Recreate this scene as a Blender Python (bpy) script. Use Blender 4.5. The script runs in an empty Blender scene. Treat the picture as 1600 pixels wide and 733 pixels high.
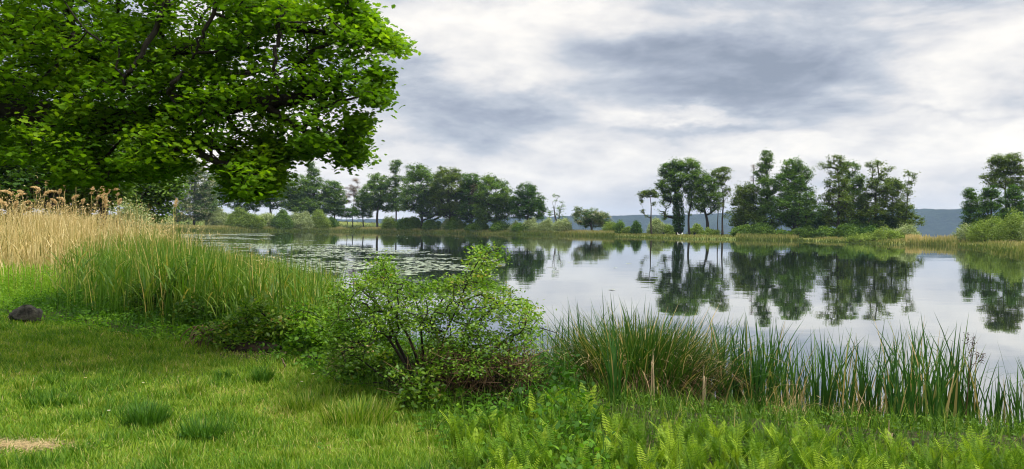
import bpy, math, random
import numpy as np
from mathutils import Matrix, Vector

# ------------------------------------------------------------------ camera, world, sun
rad = math.radians
SC = bpy.context.scene
COL = SC.collection
H = 2.0
PITCH, ROLL = 0.48, 0.69
cam_d = bpy.data.cameras.new('camera'); cam = bpy.data.objects.new('camera', cam_d); COL.objects.link(cam)
cam_d.sensor_width = 36; cam_d.lens = 27; cam_d.clip_start = 0.05; cam_d.clip_end = 20000
CR = Matrix.Rotation(rad(90 - PITCH), 4, 'X') @ Matrix.Rotation(rad(ROLL), 4, 'Z')
cam.matrix_world = Matrix.Translation((0, 0, H)) @ CR
SC.camera = cam
SC.view_settings.view_transform = 'Standard'; SC.view_settings.look = 'None'
SC.view_settings.gamma = 1; SC.view_settings.exposure = 0.6
SC.view_settings.use_curve_mapping = False
SC.render.engine = 'CYCLES'
cy = SC.cycles
cy.max_bounces = 5; cy.diffuse_bounces = 3; cy.glossy_bounces = 2; cy.transmission_bounces = 2
cy.volume_bounces = 0; cy.transparent_max_bounces = 8
cy.use_denoising = True; cy.denoiser = 'OPENIMAGEDENOISE'
cy.caustics_reflective = False; cy.caustics_refractive = False
cy.sample_clamp_indirect = 4; cy.pixel_filter_type = 'BLACKMAN_HARRIS'; cy.filter_width = 1.1

SUN_DIR = Vector((0.50, -0.22, 0.84)).normalized()     # towards the sun
sun_el = math.asin(SUN_DIR.z); sun_az = math.atan2(SUN_DIR.x, SUN_DIR.y)
sd_ = bpy.data.lights.new('sun', 'SUN'); sd_.energy = 2.4; sd_.angle = rad(7); sd_.color = (1.0, 0.94, 0.84)
sun = bpy.data.objects.new('sun', sd_); COL.objects.link(sun)
sun.rotation_euler = SUN_DIR.to_track_quat('Z', 'Y').to_euler(); sun.location = (0, 0, 60)

class NT:
    """small helper for writing node maths"""
    def __init__(s, tree): s.t = tree; s.n = tree.nodes; s.l = tree.links
    def new(s, typ, **kw):
        nd = s.n.new(typ)
        for k, v in kw.items(): setattr(nd, k, v)
        return nd
    def put(s, sock, v):
        if hasattr(v, 'is_output'): s.l.new(v, sock)
        else:
            try: sock.default_value = v
            except Exception: sock.default_value = (v, v, v, 1) if len(sock.default_value) == 4 else (v, v, v)
    def m(s, op, a, b=0.0, c=0.0, clamp=False):
        nd = s.new('ShaderNodeMath', operation=op, use_clamp=clamp)
        s.put(nd.inputs[0], a); s.put(nd.inputs[1], b); s.put(nd.inputs[2], c); return nd.outputs[0]
    def mix(s, f, a, b, blend='MIX'):
        nd = s.new('ShaderNodeMix', data_type='RGBA', blend_type=blend)
        s.put(nd.inputs[0], f)
        for i, v in ((6, a), (7, b)):
            if isinstance(v, (tuple, list)): nd.inputs[i].default_value = (*v[:3], 1)
            else: s.l.new(v, nd.inputs[i])
        return nd.outputs[2]
    def noise(s, vec, scale, detail=4, rough=0.55, dist=0.0):
        nd = s.new('ShaderNodeTexNoise'); s.l.new(vec, nd.inputs['Vector'])
        nd.inputs['Scale'].default_value = scale; nd.inputs['Detail'].default_value = detail
        nd.inputs['Roughness'].default_value = rough; nd.inputs['Distortion'].default_value = dist
        return nd.outputs['Fac']
    def ramp(s, f, stops):
        nd = s.new('ShaderNodeValToRGB'); cr = nd.color_ramp
        while len(cr.elements) < len(stops): cr.elements.new(0.5)
        for e, (p, c) in zip(cr.elements, stops): e.position = p; e.color = (*c, 1)
        s.l.new(f, nd.inputs[0]); return nd.outputs[0]
    def mapping(s, vec, scale=(1, 1, 1), loc=(0, 0, 0)):
        nd = s.new('ShaderNodeMapping'); s.l.new(vec, nd.inputs[0])
        nd.inputs['Scale'].default_value = scale; nd.inputs['Location'].default_value = loc
        return nd.outputs[0]
    def maprange(s, v, a, b, c=0.0, d=1.0, smooth=True):
        nd = s.new('ShaderNodeMapRange'); nd.interpolation_type = 'SMOOTHSTEP' if smooth else 'LINEAR'
        s.put(nd.inputs[0], v)
        for i, x in enumerate((a, b, c, d)): nd.inputs[i + 1].default_value = x
        return nd.outputs[0]

world = bpy.data.worlds.new('World'); SC.world = world; world.use_nodes = True
W = NT(world.node_tree); W.n.clear()
tc = W.new('ShaderNodeTexCoord'); sp = W.new('ShaderNodeSeparateXYZ'); W.l.new(tc.outputs['Generated'], sp.inputs[0])
dx, dy, dz = sp.outputs
sky = W.new('ShaderNodeTexSky', sky_type='NISHITA'); sky.sun_disc = False
sky.sun_elevation = sun_el; sky.sun_rotation = sun_az; sky.air_density = 1; sky.dust_density = 2
zz = W.m('ADD', W.m('MAXIMUM', dz, 0.0), 0.15)
cx_ = W.new('ShaderNodeCombineXYZ'); W.put(cx_.inputs[0], W.m('DIVIDE', dx, zz)); W.put(cx_.inputs[1], W.m('DIVIDE', dy, zz))
cp = cx_.outputs[0]
def chan(nd_out): return nd_out
dv = tc.outputs['Generated']
big = W.noise(W.mapping(dv, (1, 1, 2.6), (3.1, 7.7, .4)), 2.6, 5, 0.5, 0.2)
med = W.noise(W.mapping(dv, (1, 1, 3.0), (11.3, 2.9, 4)), 5.6, 8, 0.58, 0.2)
fin = W.noise(W.mapping(dv, (1, 1, 2.6), (1.3, 5.9, 9)), 15.0, 6, 0.55, 0.1)
ay = W.m('MAXIMUM', W.m('ABSOLUTE', dy), 0.05)
wx = W.m('MULTIPLY', W.m('SUBTRACT', med, 0.5), 0.16); wz = W.m('MULTIPLY', W.m('SUBTRACT', fin, 0.5), 0.07)
U = W.m('ADD', W.m('DIVIDE', dx, ay), wx); V = W.m('ADD', W.m('DIVIDE', dz, ay), wz)
V = W.m('ADD', V, W.m('MULTIPLY', W.m('SUBTRACT', med, 0.5), -0.08))
def blob(u0, v0, ru, rv):
    a = W.m('POWER', W.m('ABSOLUTE', W.m('DIVIDE', W.m('SUBTRACT', U, u0), ru)), 2.0)
    b = W.m('POWER', W.m('ABSOLUTE', W.m('DIVIDE', W.m('SUBTRACT', V, v0), rv)), 2.0)
    return W.m('POWER', 2.718, W.m('MULTIPLY', W.m('ADD', a, b), -1.0))
val = W.m('ADD', W.m('MULTIPLY', big, 0.62), W.m('ADD', W.m('MULTIPLY', med, 0.42), W.m('MULTIPLY', fin, 0.20)))
val = W.m('MULTIPLY_ADD', W.m('SUBTRACT', val, 0.62), 2.7, 0.615)
for (u0, v0, ru, rv, k) in [(0.26, 0.225, .17, .042, -.34), (0.13, 0.235, .13, .03, -.16), (0.35, 0.175, .12, .022, -.12), (0.3, 0.305, .45, .028, -.22),
                            (-0.14, 0.205, .06, .022, -.22), (-0.06, 0.28, .13, .02, -.12), (-0.02, 0.155, .13, .012, -.08), (0.28, 0.125, .2, .009, -.14), (0.57, 0.155, .1, .007, -.12),
                            (0.54, 0.235, .11, .02, .07), (0.5, 0.18, .12, .012, -.10), (0.0, 0.20, .10, .025, .16), (0.24, 0.148, .09, .012, .2),
                            (0.52, 0.10, .22, .03, .16), (-0.05, 0.12, .2, .014, .08), (-0.1, 0.05, .3, .03, .06)]:
    val = W.m('MULTIPLY_ADD', blob(u0, v0, ru, rv), k * 1.25, val)
cloud = W.ramp(val, [(0.0, (0.20, 0.23, 0.285)), (0.2, (0.27, 0.30, 0.36)), (0.42, (0.38, 0.405, 0.45)), (0.60, (0.53, 0.525, 0.53)), (0.80, (0.66, 0.64, 0.61)), (1.0, (0.76, 0.72, 0.665))])
lift = W.maprange(dz, 0.32, 0.85, 1.0, 3.6)  # unseen sky overhead brightened to add light on the vegetation
low = W.maprange(dz, 0.0, 0.11, 0.55, 0.0)
cloud = W.mix(low, cloud, (0.60, 0.58, 0.57))
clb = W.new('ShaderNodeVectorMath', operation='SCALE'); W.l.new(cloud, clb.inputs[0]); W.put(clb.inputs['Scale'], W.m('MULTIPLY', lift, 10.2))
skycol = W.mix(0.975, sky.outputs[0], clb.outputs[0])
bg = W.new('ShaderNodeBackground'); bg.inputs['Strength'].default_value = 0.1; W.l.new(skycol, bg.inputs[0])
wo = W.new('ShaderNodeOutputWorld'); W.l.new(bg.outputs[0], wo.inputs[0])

# ------------------------------------------------------------------ measuring helpers
CR3 = CR.to_3x3()
def ray(px, py): return CR3 @ Vector(((px - 800) / 1200, -(py - 366.5) / 1200, -1))
def pt(px, py, d):
    r = ray(px, py); return np.array([r.x * d / r.y, d, H + r.z * d / r.y])
def gnd_pt(px, py, z=0.0):
    r = ray(px, py); t = (z - H) / r.z; return np.array([r.x * t, r.y * t])
def project(P):
    P = np.asarray(P, float) - np.array([0, 0, H]); Mi = np.array(CR3.transposed())
    c = P @ Mi.T
    return 800 - 1200 * c[:, 0] / c[:, 2], 366.5 + 1200 * c[:, 1] / c[:, 2]
def in_poly(x, y, poly):
    poly = np.asarray(poly, float); n = len(poly); ins = np.zeros(np.shape(x), bool)
    for i in range(n):
        x0, y0 = poly[i]; x1, y1 = poly[(i + 1) % n]
        c = ((y0 > y) != (y1 > y)) & (x < (x1 - x0) * (y - y0) / (y1 - y0 + 1e-12) + x0)
        ins ^= c
    return ins
def seg_dist(x, y, poly, closed=True):
    poly = np.asarray(poly, float); d = np.full(np.shape(x), 1e9)
    n = len(poly)
    for i in range(n if closed else n - 1):
        a = poly[i]; b = poly[(i + 1) % n]; ab = b - a
        t = np.clip(((x - a[0]) * ab[0] + (y - a[1]) * ab[1]) / (ab @ ab + 1e-9), 0, 1)
        d = np.minimum(d, np.hypot(x - a[0] - t * ab[0], y - a[1] - t * ab[1]))
    return d
_r = np.random.RandomState(5)
_WN = [(_r.uniform(-1, 1, 2), _r.uniform(0, 6.28)) for _ in range(24)]
def wob(x, y, s, seed=0):
    v = 0
    for k in range(6):
        d, p = _WN[(k + seed * 5) % 24]; f = s * (1 + 0.55 * k)
        v = v + np.sin((x * d[0] + y * d[1]) * f * 3 + p + 1.7 * np.sin((x * d[1] - y * d[0]) * f * 1.3 + p)) / (1 + .35 * k)
    return v / 3.4

far_px = [(250, 360.2), (400, 361), (550, 362), (700, 364.5), (800, 366.3), (920, 368.6), (1000, 371), (1060, 373), (1150, 374.5), (1250, 376),
          (1330, 378.5), (1380, 381), (1430, 382), (1500, 384), (1560, 390), (1605, 401)]
FAR = [tuple(gnd_pt(*p)) for p in far_px]
NEAR = [(46, 44), (58, 25), (60, 8), (40, 3), (24, 5.8), (15, 6.9), (8, 7.25), (6.2, 7.2), (4.8, 7.35), (3.2, 7.6), (2.1, 8.0), (1.0, 8.9), (-.4, 10.0), (-2.4, 11.5), (-3.9, 13.4),
        (-6.0, 17), (-9, 22.5), (-18, 40), (-28, 60), (-44, 93), (-78, 162)]
POND = FAR + NEAR
BACK = [(-400, 520), (-160, 420), (-40, 340), (10, 290), (45, 262), (62, 238), (95, 222), (120, 205), (100, 178), (88, 168), (92, 160), (110, 165), (170, 190), (320, 230), (900, 300), (6000, 300), (6000, 6000), (-6000, 6000), (-6000, 520)]
LAWN_EDGE = [(-30, 22), (-16, 17.5), (-8.3, 12.6), (-4.3, 10.0), (-2.7, 8.8), (-1.5, 7.3), (-0.85, 6.4), (-0.45, 5.3), (-0.25, 4.0), (.1, 2.0)]
LAWN = LAWN_EDGE + [(2.5, -6), (-30, -6)]
def shore_sd(x, y):
    """positive on land, negative over water"""
    d1 = seg_dist(x, y, POND); d2 = seg_dist(x, y, BACK)
    i1 = in_poly(x, y, POND); i2 = in_poly(x, y, BACK)
    return np.where(i1, -d1, np.where(i2, -d2, np.minimum(d1, d2)))
def sstep(a, b, x):
    t = np.clip((x - a) / (b - a), 0, 1); return t * t * (3 - 2 * t)
def ground(x, y):
    x = np.asarray(x, float); y = np.asarray(y, float)
    s = shore_sd(x, y); far = sstep(40, 120, y)
    z = np.where(s > 0, 0.42 * sstep(-0.1, 1.6 + 3 * far, s) + 0.25 * far * sstep(2, 20, s), -0.9 * sstep(0, 3 + 8 * far, -s))
    z = z + np.where(s > 0.5, 1, 0) * sstep(.5, 3, s) * (0.025 * wob(x, y, .7) + 0.05 * far * wob(x, y, .08, 1))
    hill = 6.0 * np.exp(-(((x + 110) / 85) ** 2) - ((y - 385) / 55) ** 2) + 3.2 * np.exp(-(((x + 30) / 60) ** 2) - ((y - 330) / 45) ** 2) \
        + 4.0 * np.exp(-(((x + 170) / 60) ** 2) - ((y - 300) / 60) ** 2)
    z = z + np.where(s > 0, hill * sstep(2, 40, s), 0)
    return z
_gzc = {}
def gz(x, y):
    k = (round(float(x), 4), round(float(y), 4))
    if k not in _gzc: _gzc[k] = float(ground(np.array([x]), np.array([y]))[0])
    return _gzc[k]

# ------------------------------------------------------------------ mesh helpers
class MB:
    def __init__(s): s.v = []; s.f = []; s.t = []; s.n = 0
    def add(s, v, faces, tint=0.5):
        v = np.asarray(v, float).reshape(-1, 3)
        for f in (faces if isinstance(faces, list) else [faces]):
            s.f.append(np.asarray(f, np.int64) + s.n)
        t = np.broadcast_to(np.asarray(tint, float), (len(v),)) if np.ndim(tint) == 0 else np.asarray(tint, float).ravel()
        s.v.append(v); s.t.append(t); s.n += len(v)
    def build(s, name, mat, parent=None, smooth=False, loc=None):
        v = np.concatenate(s.v); t = np.concatenate(s.t)
        off = np.array(loc if loc is not None else (parent.location if parent else (0, 0, 0)), float)
        v = v - off
        me = bpy.data.meshes.new(name)
        lv = np.concatenate([f.ravel() for f in s.f]); tot = np.concatenate([np.full(len(f), f.shape[1]) for f in s.f])
        st = np.concatenate([[0], np.cumsum(tot)[:-1]])
        me.vertices.add(len(v)); me.vertices.foreach_set('co', v.astype(np.float32).ravel())
        me.loops.add(len(lv)); me.loops.foreach_set('vertex_index', lv.astype(np.int32))
        me.polygons.add(len(tot)); me.polygons.foreach_set('loop_start', st.astype(np.int32)); me.polygons.foreach_set('loop_total', tot.astype(np.int32))
        if smooth: me.polygons.foreach_set('use_smooth', np.ones(len(tot), bool))
        a = me.attributes.new('tint', 'FLOAT', 'POINT'); a.data.foreach_set('value', t.astype(np.float32))
        me.update(calc_edges=True); me.materials.append(mat)
        o = bpy.data.objects.new(name, me); COL.objects.link(o)
        if parent: o.parent = parent
        elif loc is not None: o.location = tuple(off)
        return o
def tag(o, label=None, cat=None, group=None, kind=None):
    for k, v in (('label', label), ('category', cat), ('group', group), ('kind', kind)):
        if v: o[k] = v
    return o
def empty(name, loc, label, cat, group=None):
    o = bpy.data.objects.new(name, None); COL.objects.link(o); o.location = tuple(float(c) for c in loc); o.empty_display_size = 0.2
    return tag(o, label, cat, group)
def dup(o, loc, rz=0.0, sc=1.0, label=None, group=None):
    c = o.copy(); COL.objects.link(c); c.location = loc; c.rotation_euler = (0, 0, rz); c.scale = (sc,) * 3
    if label: c['label'] = label
    if group: c['group'] = group
    for ch in list(o.children):
        k = ch.copy(); COL.objects.link(k); k.parent = c
    return c

KITE = np.array([(0, 0, 0), (.5, .36, .07), (1, 0, 0), (.5, -.36, .07)])
OVAL = np.array([(0, 0, 0), (.3, .24, .05), (.7, .22, .03), (1, 0, -.05), (.7, -.22, .03), (.3, -.24, .05)])
LOBE = np.array([(0, 0, 0), (.16, .10, .03), (.22, .27, .06), (.36, .17, .04), (.50, .40, .07), (.62, .22, .04), (.80, .28, .02), (.86, .12, 0), (1, 0, -.06),
                 (.86, -.12, 0), (.80, -.28, .02), (.62, -.22, .04), (.50, -.40, .07), (.36, -.17, .04), (.22, -.27, .06), (.16, -.10, .03)])
def leaves(mb, P, size, tint, rng, shape=KITE, up=0.5, droop=0.0):
    N = len(P); n = rng.normal(size=(N, 3)); n /= np.linalg.norm(n, axis=1)[:, None]
    n[:, 2] = np.abs(n[:, 2]) + up; n /= np.linalg.norm(n, axis=1)[:, None]
    a = rng.normal(size=(N, 3)); a[:, 2] -= droop; u = a - (a * n).sum(1)[:, None] * n; u /= np.linalg.norm(u, axis=1)[:, None] + 1e-9
    w = np.cross(n, u)
    size = np.broadcast_to(np.asarray(size, float), (N,)) * rng.uniform(.7, 1.25, N)
    S = shape - np.array([.4, 0, 0])
    v = P[:, None, :] + size[:, None, None] * (S[None, :, 0, None] * u[:, None] + S[None, :, 1, None] * w[:, None] + S[None, :, 2, None] * n[:, None])
    k = len(shape); f = np.arange(N * k).reshape(N, k)
    mb.add(v.reshape(-1, 3), f, np.repeat(np.broadcast_to(tint, (N,)), k))
def cones(mb, A, B, ra, rb, sides=4, tint=0.5):
    A = np.asarray(A, float); B = np.asarray(B, float); N = len(A)
    d = B - A; L = np.linalg.norm(d, axis=1)[:, None] + 1e-9; d = d / L
    ref = np.where(np.abs(d[:, 2:3]) > .9, np.array([[1., 0, 0]]), np.array([[0, 0, 1.]]))
    u = np.cross(d, ref); u /= np.linalg.norm(u, axis=1)[:, None]; w = np.cross(d, u)
    a = np.arange(sides) * 2 * np.pi / sides
    ring = np.cos(a)[None, :, None] * u[:, None] + np.sin(a)[None, :, None] * w[:, None]
    ra = np.broadcast_to(ra, (N,)); rb = np.broadcast_to(rb, (N,))
    v = np.concatenate([A[:, None] + ring * ra[:, None, None], B[:, None] + ring * rb[:, None, None]], 1)
    b = (np.arange(N) * 2 * sides)[:, None]; i = np.arange(sides); j = (i + 1) % sides
    f = np.stack([b + i, b + j, b + sides + j, b + sides + i], -1).reshape(-1, 4)
    mb.add(v.reshape(-1, 3), f, np.repeat(np.broadcast_to(tint, (N,)), 2 * sides))
def tube(mb, pts, radii, sides=8, tint=0.5, rough=0.0, rng=None, caps=True):
    pts = np.asarray(pts, float); n = len(pts); r = np.broadcast_to(np.asarray(radii, float), (n,))
    T = np.gradient(pts, axis=0); T /= np.linalg.norm(T, axis=1)[:, None] + 1e-9
    ref = np.array([0, 0, 1.]) if abs(T[0, 2]) < .8 else np.array([1., 0, 0])
    V_ = []; u = np.cross(T[0], ref); u /= np.linalg.norm(u)
    a = np.arange(sides) * 2 * np.pi / sides
    for i in range(n):
        u = u - (u @ T[i]) * T[i]; u /= np.linalg.norm(u) + 1e-9; w = np.cross(T[i], u)
        rr = r[i] * (1 + (rng.uniform(-rough, rough, sides) if rng is not None and rough else 0))
        V_.append(pts[i] + (np.cos(a) * rr)[:, None] * u + (np.sin(a) * rr)[:, None] * w)
    V_ = np.concatenate(V_); i = np.arange(n - 1)[:, None] * sides; s_ = np.arange(sides); j = (s_ + 1) % sides
    F = [np.stack([i + s_, i + j, i + sides + j, i + sides + s_], -1).reshape(-1, 4)]
    if caps: F += [np.arange(sides)[::-1][None], (np.arange(sides) + (n - 1) * sides)[None]]
    mb.add(V_, F, tint)
def spline(pts, m=6):
    """Catmull-Rom through points"""
    P = np.asarray(pts, float); P = np.vstack([2 * P[0] - P[1], P, 2 * P[-1] - P[-2]]); out = []
    for i in range(1, len(P) - 2):
        for t in np.arange(m) / m:
            out.append(.5 * (2 * P[i] + (P[i + 1] - P[i - 1]) * t + (2 * P[i - 1] - 5 * P[i] + 4 * P[i + 1] - P[i + 2]) * t * t + (3 * P[i] - P[i - 1] - 3 * P[i + 1] + P[i + 2]) * t ** 3))
    out.append(P[-2]); return np.array(out)
def blades(mb, P, h, w, rng, lean0=0.1, lean1=0.6, segs=3, tint=0.5, az=None, taper=0.8):
    N = len(P); h = np.broadcast_to(h, (N,)); w = np.broadcast_to(w, (N,))
    l0 = np.broadcast_to(lean0, (N,)); l1 = np.broadcast_to(lean1, (N,))
    az = rng.uniform(0, 2 * np.pi, N) if az is None else az
    fa = az + np.pi / 2 + rng.normal(0, .5, N)
    dirx, diry = np.cos(az), np.sin(az)
    side = np.stack([np.cos(fa), np.sin(fa), np.zeros(N)], -1)
    r = np.zeros(N); z = np.zeros(N); V_ = []
    for k in range(segs + 1):
        t = k / segs
        c = P + np.stack([dirx * r, diry * r, z], -1)
        if k < segs:
            ww = (w * (1 - t ** 1.6 * taper) * .5)[:, None]
            V_ += [c - side * ww, c + side * ww]
        else: V_.append(c)
        th = l0 + (l1 - l0) * (t + .5 / segs); r = r + np.sin(th) * h / segs; z = z + np.cos(th) * h / segs
    V_ = np.stack(V_, 1); nv = V_.shape[1]; b = (np.arange(N) * nv)[:, None]
    q = np.concatenate([b + np.array([2 * k, 2 * k + 1, 2 * k + 3, 2 * k + 2]) for k in range(segs - 1)], 0) if segs > 1 else np.zeros((0, 4), int)
    t3 = b + np.array([2 * segs - 2, 2 * segs - 1, 2 * segs])
    F = ([q] if len(q) else []) + [t3]
    mb.add(V_.reshape(-1, 3), F, np.repeat(np.broadcast_to(tint, (N,)), nv))
def grow(seeds, seed_path, targets, bias=0.35):
    """join every target to the nearest node already reached; returns nodes and parent index"""
    nodes = list(map(np.array, seeds)); par = [-1] * len(nodes); path = list(seed_path)
    T = np.asarray(targets); rem = np.ones(len(T), bool)
    ND = np.array(nodes); PT = np.array(path, float)
    best = np.full(len(T), 1e9); bi = np.zeros(len(T), int)
    for i in range(len(ND)):
        dd = np.linalg.norm(T - ND[i], axis=1) + bias * PT[i]; m = dd < best; best[m] = dd[m]; bi[m] = i
    for _ in range(len(T)):
        k = int(np.argmin(np.where(rem, best, 1e18))); rem[k] = False; p = bi[k]
        nodes.append(T[k]); par.append(p); pth = path[p] + float(np.linalg.norm(T[k] - nodes[p])); path.append(pth)
        dd = np.linalg.norm(T - T[k], axis=1) + bias * pth; m = rem & (dd < best); best[m] = dd[m]; bi[m] = len(nodes) - 1
    return np.array(nodes), np.array(par)
def branch_mesh(mb, nodes, par, nseed, r_tip, power=2.2, rmax=1e9, sides=4, sag=0.0, rng=None, tint=.5):
    n = len(nodes); cnt = np.ones(n)
    for i in range(n - 1, -1, -1):
        if par[i] >= 0: cnt[par[i]] += cnt[i]
    r = np.minimum(r_tip * cnt ** (1 / power), rmax)
    idx = np.arange(nseed, n); A = nodes[par[idx]]; B = nodes[idx]; rb = r[idx]; ra = np.where(par[idx] < nseed, rb * 1.2, np.minimum(r[par[idx]], rb * 1.5))
    M_ = (A + B) / 2
    L = np.linalg.norm(B - A, axis=1)[:, None]
    if rng is not None: M_ = M_ + rng.normal(size=M_.shape) * L * .07
    M_[:, 2] += -sag * L[:, 0]
    rm = (ra + rb) / 2
    cones(mb, A, M_, ra, rm, sides, tint); cones(mb, M_, B, rm, rb, sides, tint)

# ------------------------------------------------------------------ materials
LGAIN, GLF = 1.4, .25
def leaf_mat(name, stops, trans=0.35, gloss=0.05, rough=0.5, tcol=(0.9, 1.0, 0.35), tgain=1.3, hue=0.0):
    m = bpy.data.materials.new(name); m.use_nodes = True; N = NT(m.node_tree); N.n.clear()
    at = N.new('ShaderNodeAttribute', attribute_name='tint')
    stops = [(p, tuple(min(.8, c * LGAIN) for c in cc)) for p, cc in stops]; gloss = gloss * GLF
    col = N.ramp(at.outputs['Fac'], stops)
    df = N.new('ShaderNodeBsdfDiffuse'); N.l.new(col, df.inputs[0])
    tr = N.new('ShaderNodeBsdfTranslucent')
    tc_ = N.mix(1.0, col, tuple(c * tgain for c in tcol), 'MULTIPLY'); N.l.new(tc_, tr.inputs[0])
    mx = N.new('ShaderNodeMixShader'); mx.inputs[0].default_value = trans; N.l.new(df.outputs[0], mx.inputs[1]); N.l.new(tr.outputs[0], mx.inputs[2])
    out = mx.outputs[0]
    if gloss > 0:
        g = N.new('ShaderNodeBsdfGlossy'); g.inputs['Roughness'].default_value = rough; g.inputs[0].default_value = (1, 1, 1, 1)
        m2 = N.new('ShaderNodeMixShader'); m2.inputs[0].default_value = gloss; N.l.new(out, m2.inputs[1]); N.l.new(g.outputs[0], m2.inputs[2]); out = m2.outputs[0]
    o = N.new('ShaderNodeOutputMaterial'); N.l.new(out, o.inputs[0]); return m
def solid_mat(name, cA, cB, scale=6.0, rough=0.85, bump=0.3, stretch=(1, 1, 1), spec=0.3):
    m = bpy.data.materials.new(name); m.use_nodes = True; N = NT(m.node_tree); N.n.clear()
    t = N.new('ShaderNodeTexCoord'); v = N.mapping(t.outputs['Object'], stretch)
    f = N.noise(v, scale, 6, 0.65); col = N.mix(N.maprange(f, .3, .7), cA, cB)
    p = N.new('ShaderNodeBsdfPrincipled'); N.l.new(col, p.inputs['Base Color']); p.inputs['Roughness'].default_value = rough; p.inputs['Specular IOR Level'].default_value = spec
    if bump:
        b = N.new('ShaderNodeBump'); b.inputs['Strength'].default_value = bump; b.inputs['Distance'].default_value = 0.05; N.l.new(f, b.inputs['Height']); N.l.new(b.outputs[0], p.inputs['Normal'])
    o = N.new('ShaderNodeOutputMaterial'); N.l.new(p.outputs[0], o.inputs[0]); return m
M = {}
M['oak'] = leaf_mat('oak_leaf', [(0, (.026, .065, .005)), (.5, (.068, .145, .007)), (1, (.16, .25, .012))], .5, .05, .4, (1.0, 1.0, .28), 1.7)
M['dark'] = leaf_mat('dark_leaf', [(0, (.017, .045, .008)), (.5, (.042, .09, .012)), (1, (.078, .14, .018))], .3, .03)
M['mid'] = leaf_mat('mid_leaf', [(0, (.030, .064, .012)), (.5, (.072, .128, .020)), (1, (.13, .20, .032))], .3, .03)
M['olive'] = leaf_mat('olive_leaf', [(0, (.036, .06, .010)), (.5, (.075, .112, .016)), (1, (.13, .175, .028))], .3, .03)
M['light'] = leaf_mat('light_leaf', [(0, (.032, .07, .012)), (.5, (.068, .13, .02)), (1, (.12, .19, .03))], .35, .03)
M['pale'] = leaf_mat('willow_leaf', [(0, (.09, .125, .05)), (.5, (.19, .23, .10)), (1, (.31, .34, .18))], .25, .04)
M['bush'] = leaf_mat('bank_bush_leaf', [(0, (.065, .10, .018)), (.5, (.125, .18, .032)), (1, (.22, .27, .065))], .3, .03)
M['bloom'] = leaf_mat('hawthorn_bloom', [(0, (.035, .075, .02)), (.45, (.07, .12, .035)), (.7, (.16, .17, .09)), (1, (.42, .39, .28))], .25, .02)
M['brown'] = leaf_mat('copper_leaf', [(0, (.03, .035, .02)), (.5, (.07, .06, .04)), (1, (.16, .12, .10))], .25, .02)
M['grass'] = leaf_mat('lawn_grass', [(0, (.026, .080, .006)), (.35, (.078, .158, .009)), (.7, (.165, .235, .018)), (.9, (.22, .24, .045)), (1, (.34, .28, .12))], .35, .04)
M['tuft'] = leaf_mat('tuft_grass', [(0, (.016, .055, .005)), (1, (.055, .13, .010))], .3, .04)
M['reed'] = leaf_mat('green_reed', [(0, (.028, .08, .008)), (.45, (.075, .15, .014)), (.75, (.16, .19, .03)), (1, (.36, .28, .10))], .35, .05)
M['gold'] = leaf_mat('dry_reed', [(0, (.08, .11, .02)), (.25, (.20, .17, .05)), (.6, (.38, .28, .115)), (1, (.62, .48, .27))], .25, .04, tcol=(1, .95, .6), tgain=1.1)
M['plume'] = leaf_mat('reed_plume', [(0, (.32, .22, .10)), (1, (.60, .46, .27))], .35, .0, tcol=(1, .9, .6), tgain=1.1)
M['farreed'] = leaf_mat('far_reed', [(0, (.06, .085, .02)), (.45, (.16, .16, .055)), (1, (.36, .28, .14))], .2, .0)
M['cattail'] = leaf_mat('cattail_leaf', [(0, (.010, .040, .008)), (.6, (.034, .092, .014)), (.85, (.085, .14, .025)), (1, (.27, .20, .085))], .28, .08, .35)
M['tussock'] = leaf_mat('tussock_blade', [(0, (.013, .04, .008)), (.5, (.042, .09, .014)), (.75, (.12, .13, .03)), (1, (.36, .27, .13))], .28, .05)
M['fern'] = leaf_mat('fern_frond', [(0, (.026, .07, .005)), (.5, (.09, .165, .011)), (1, (.20, .28, .022))], .3, .03, tgain=1.4)
M['rose'] = leaf_mat('briar_leaf', [(0, (.026, .068, .006)), (.5, (.075, .15, .010)), (.85, (.16, .24, .020)), (1, (.22, .17, .04))], .38, .07, .4)
M['herb'] = leaf_mat('herb_leaf', [(0, (.018, .055, .006)), (.35, (.055, .135, .010)), (.6, (.10, .20, .014)), (1, (.18, .28, .024))], .4, .03)
M['bank'] = leaf_mat('bank_leaf', [(0, (.02, .05, .006)), (.55, (.065, .13, .012)), (.85, (.13, .19, .02)), (1, (.30, .24, .10))], .35, .03)
M['pad'] = leaf_mat('lily_pad', [(0, (.05, .09, .03)), (1, (.15, .19, .08))], .0, 1.6, .28)
M['straw'] = leaf_mat('straw', [(0, (.20, .15, .07)), (1, (.50, .40, .22))], .2, .03, tcol=(1, .9, .6))
M['twig'] = leaf_mat('dead_twig', [(0, (.03, .018, .010)), (.5, (.085, .055, .030)), (1, (.24, .16, .085))], .0, .03)
M['bark'] = solid_mat('bark', (.022, .017, .012), (.075, .058, .042), 5, .9, .8, (3, 3, .6))
M['barkdark'] = solid_mat('dark_bark', (.010, .008, .006), (.035, .028, .02), 6, .9, .9, (3, 3, .7))
M['rock'] = solid_mat('stone', (.004, .004, .003), (.07, .066, .05), 9, .9, 1.0)
M['soil'] = solid_mat('soil', (.010, .007, .005), (.05, .033, .02), 14, 1, 1.0)
M['wood'] = solid_mat('dry_wood', (.15, .11, .055), (.34, .27, .15), 10, .8, .4, (4, 4, .5))
M['deadwood'] = solid_mat('dead_wood', (.10, .07, .04), (.26, .19, .11), 14, .85, .5)
M['white'] = solid_mat('white_feather', (.75, .75, .72), (.85, .85, .83), 8, .7, 0)
M['petal'] = solid_mat('white_petal', (.7, .7, .66), (.8, .8, .78), 8, .7, 0)
M['yellow'] = solid_mat('yellow_center', (.6, .42, .04), (.7, .5, .06), 8, .7, 0)
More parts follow.
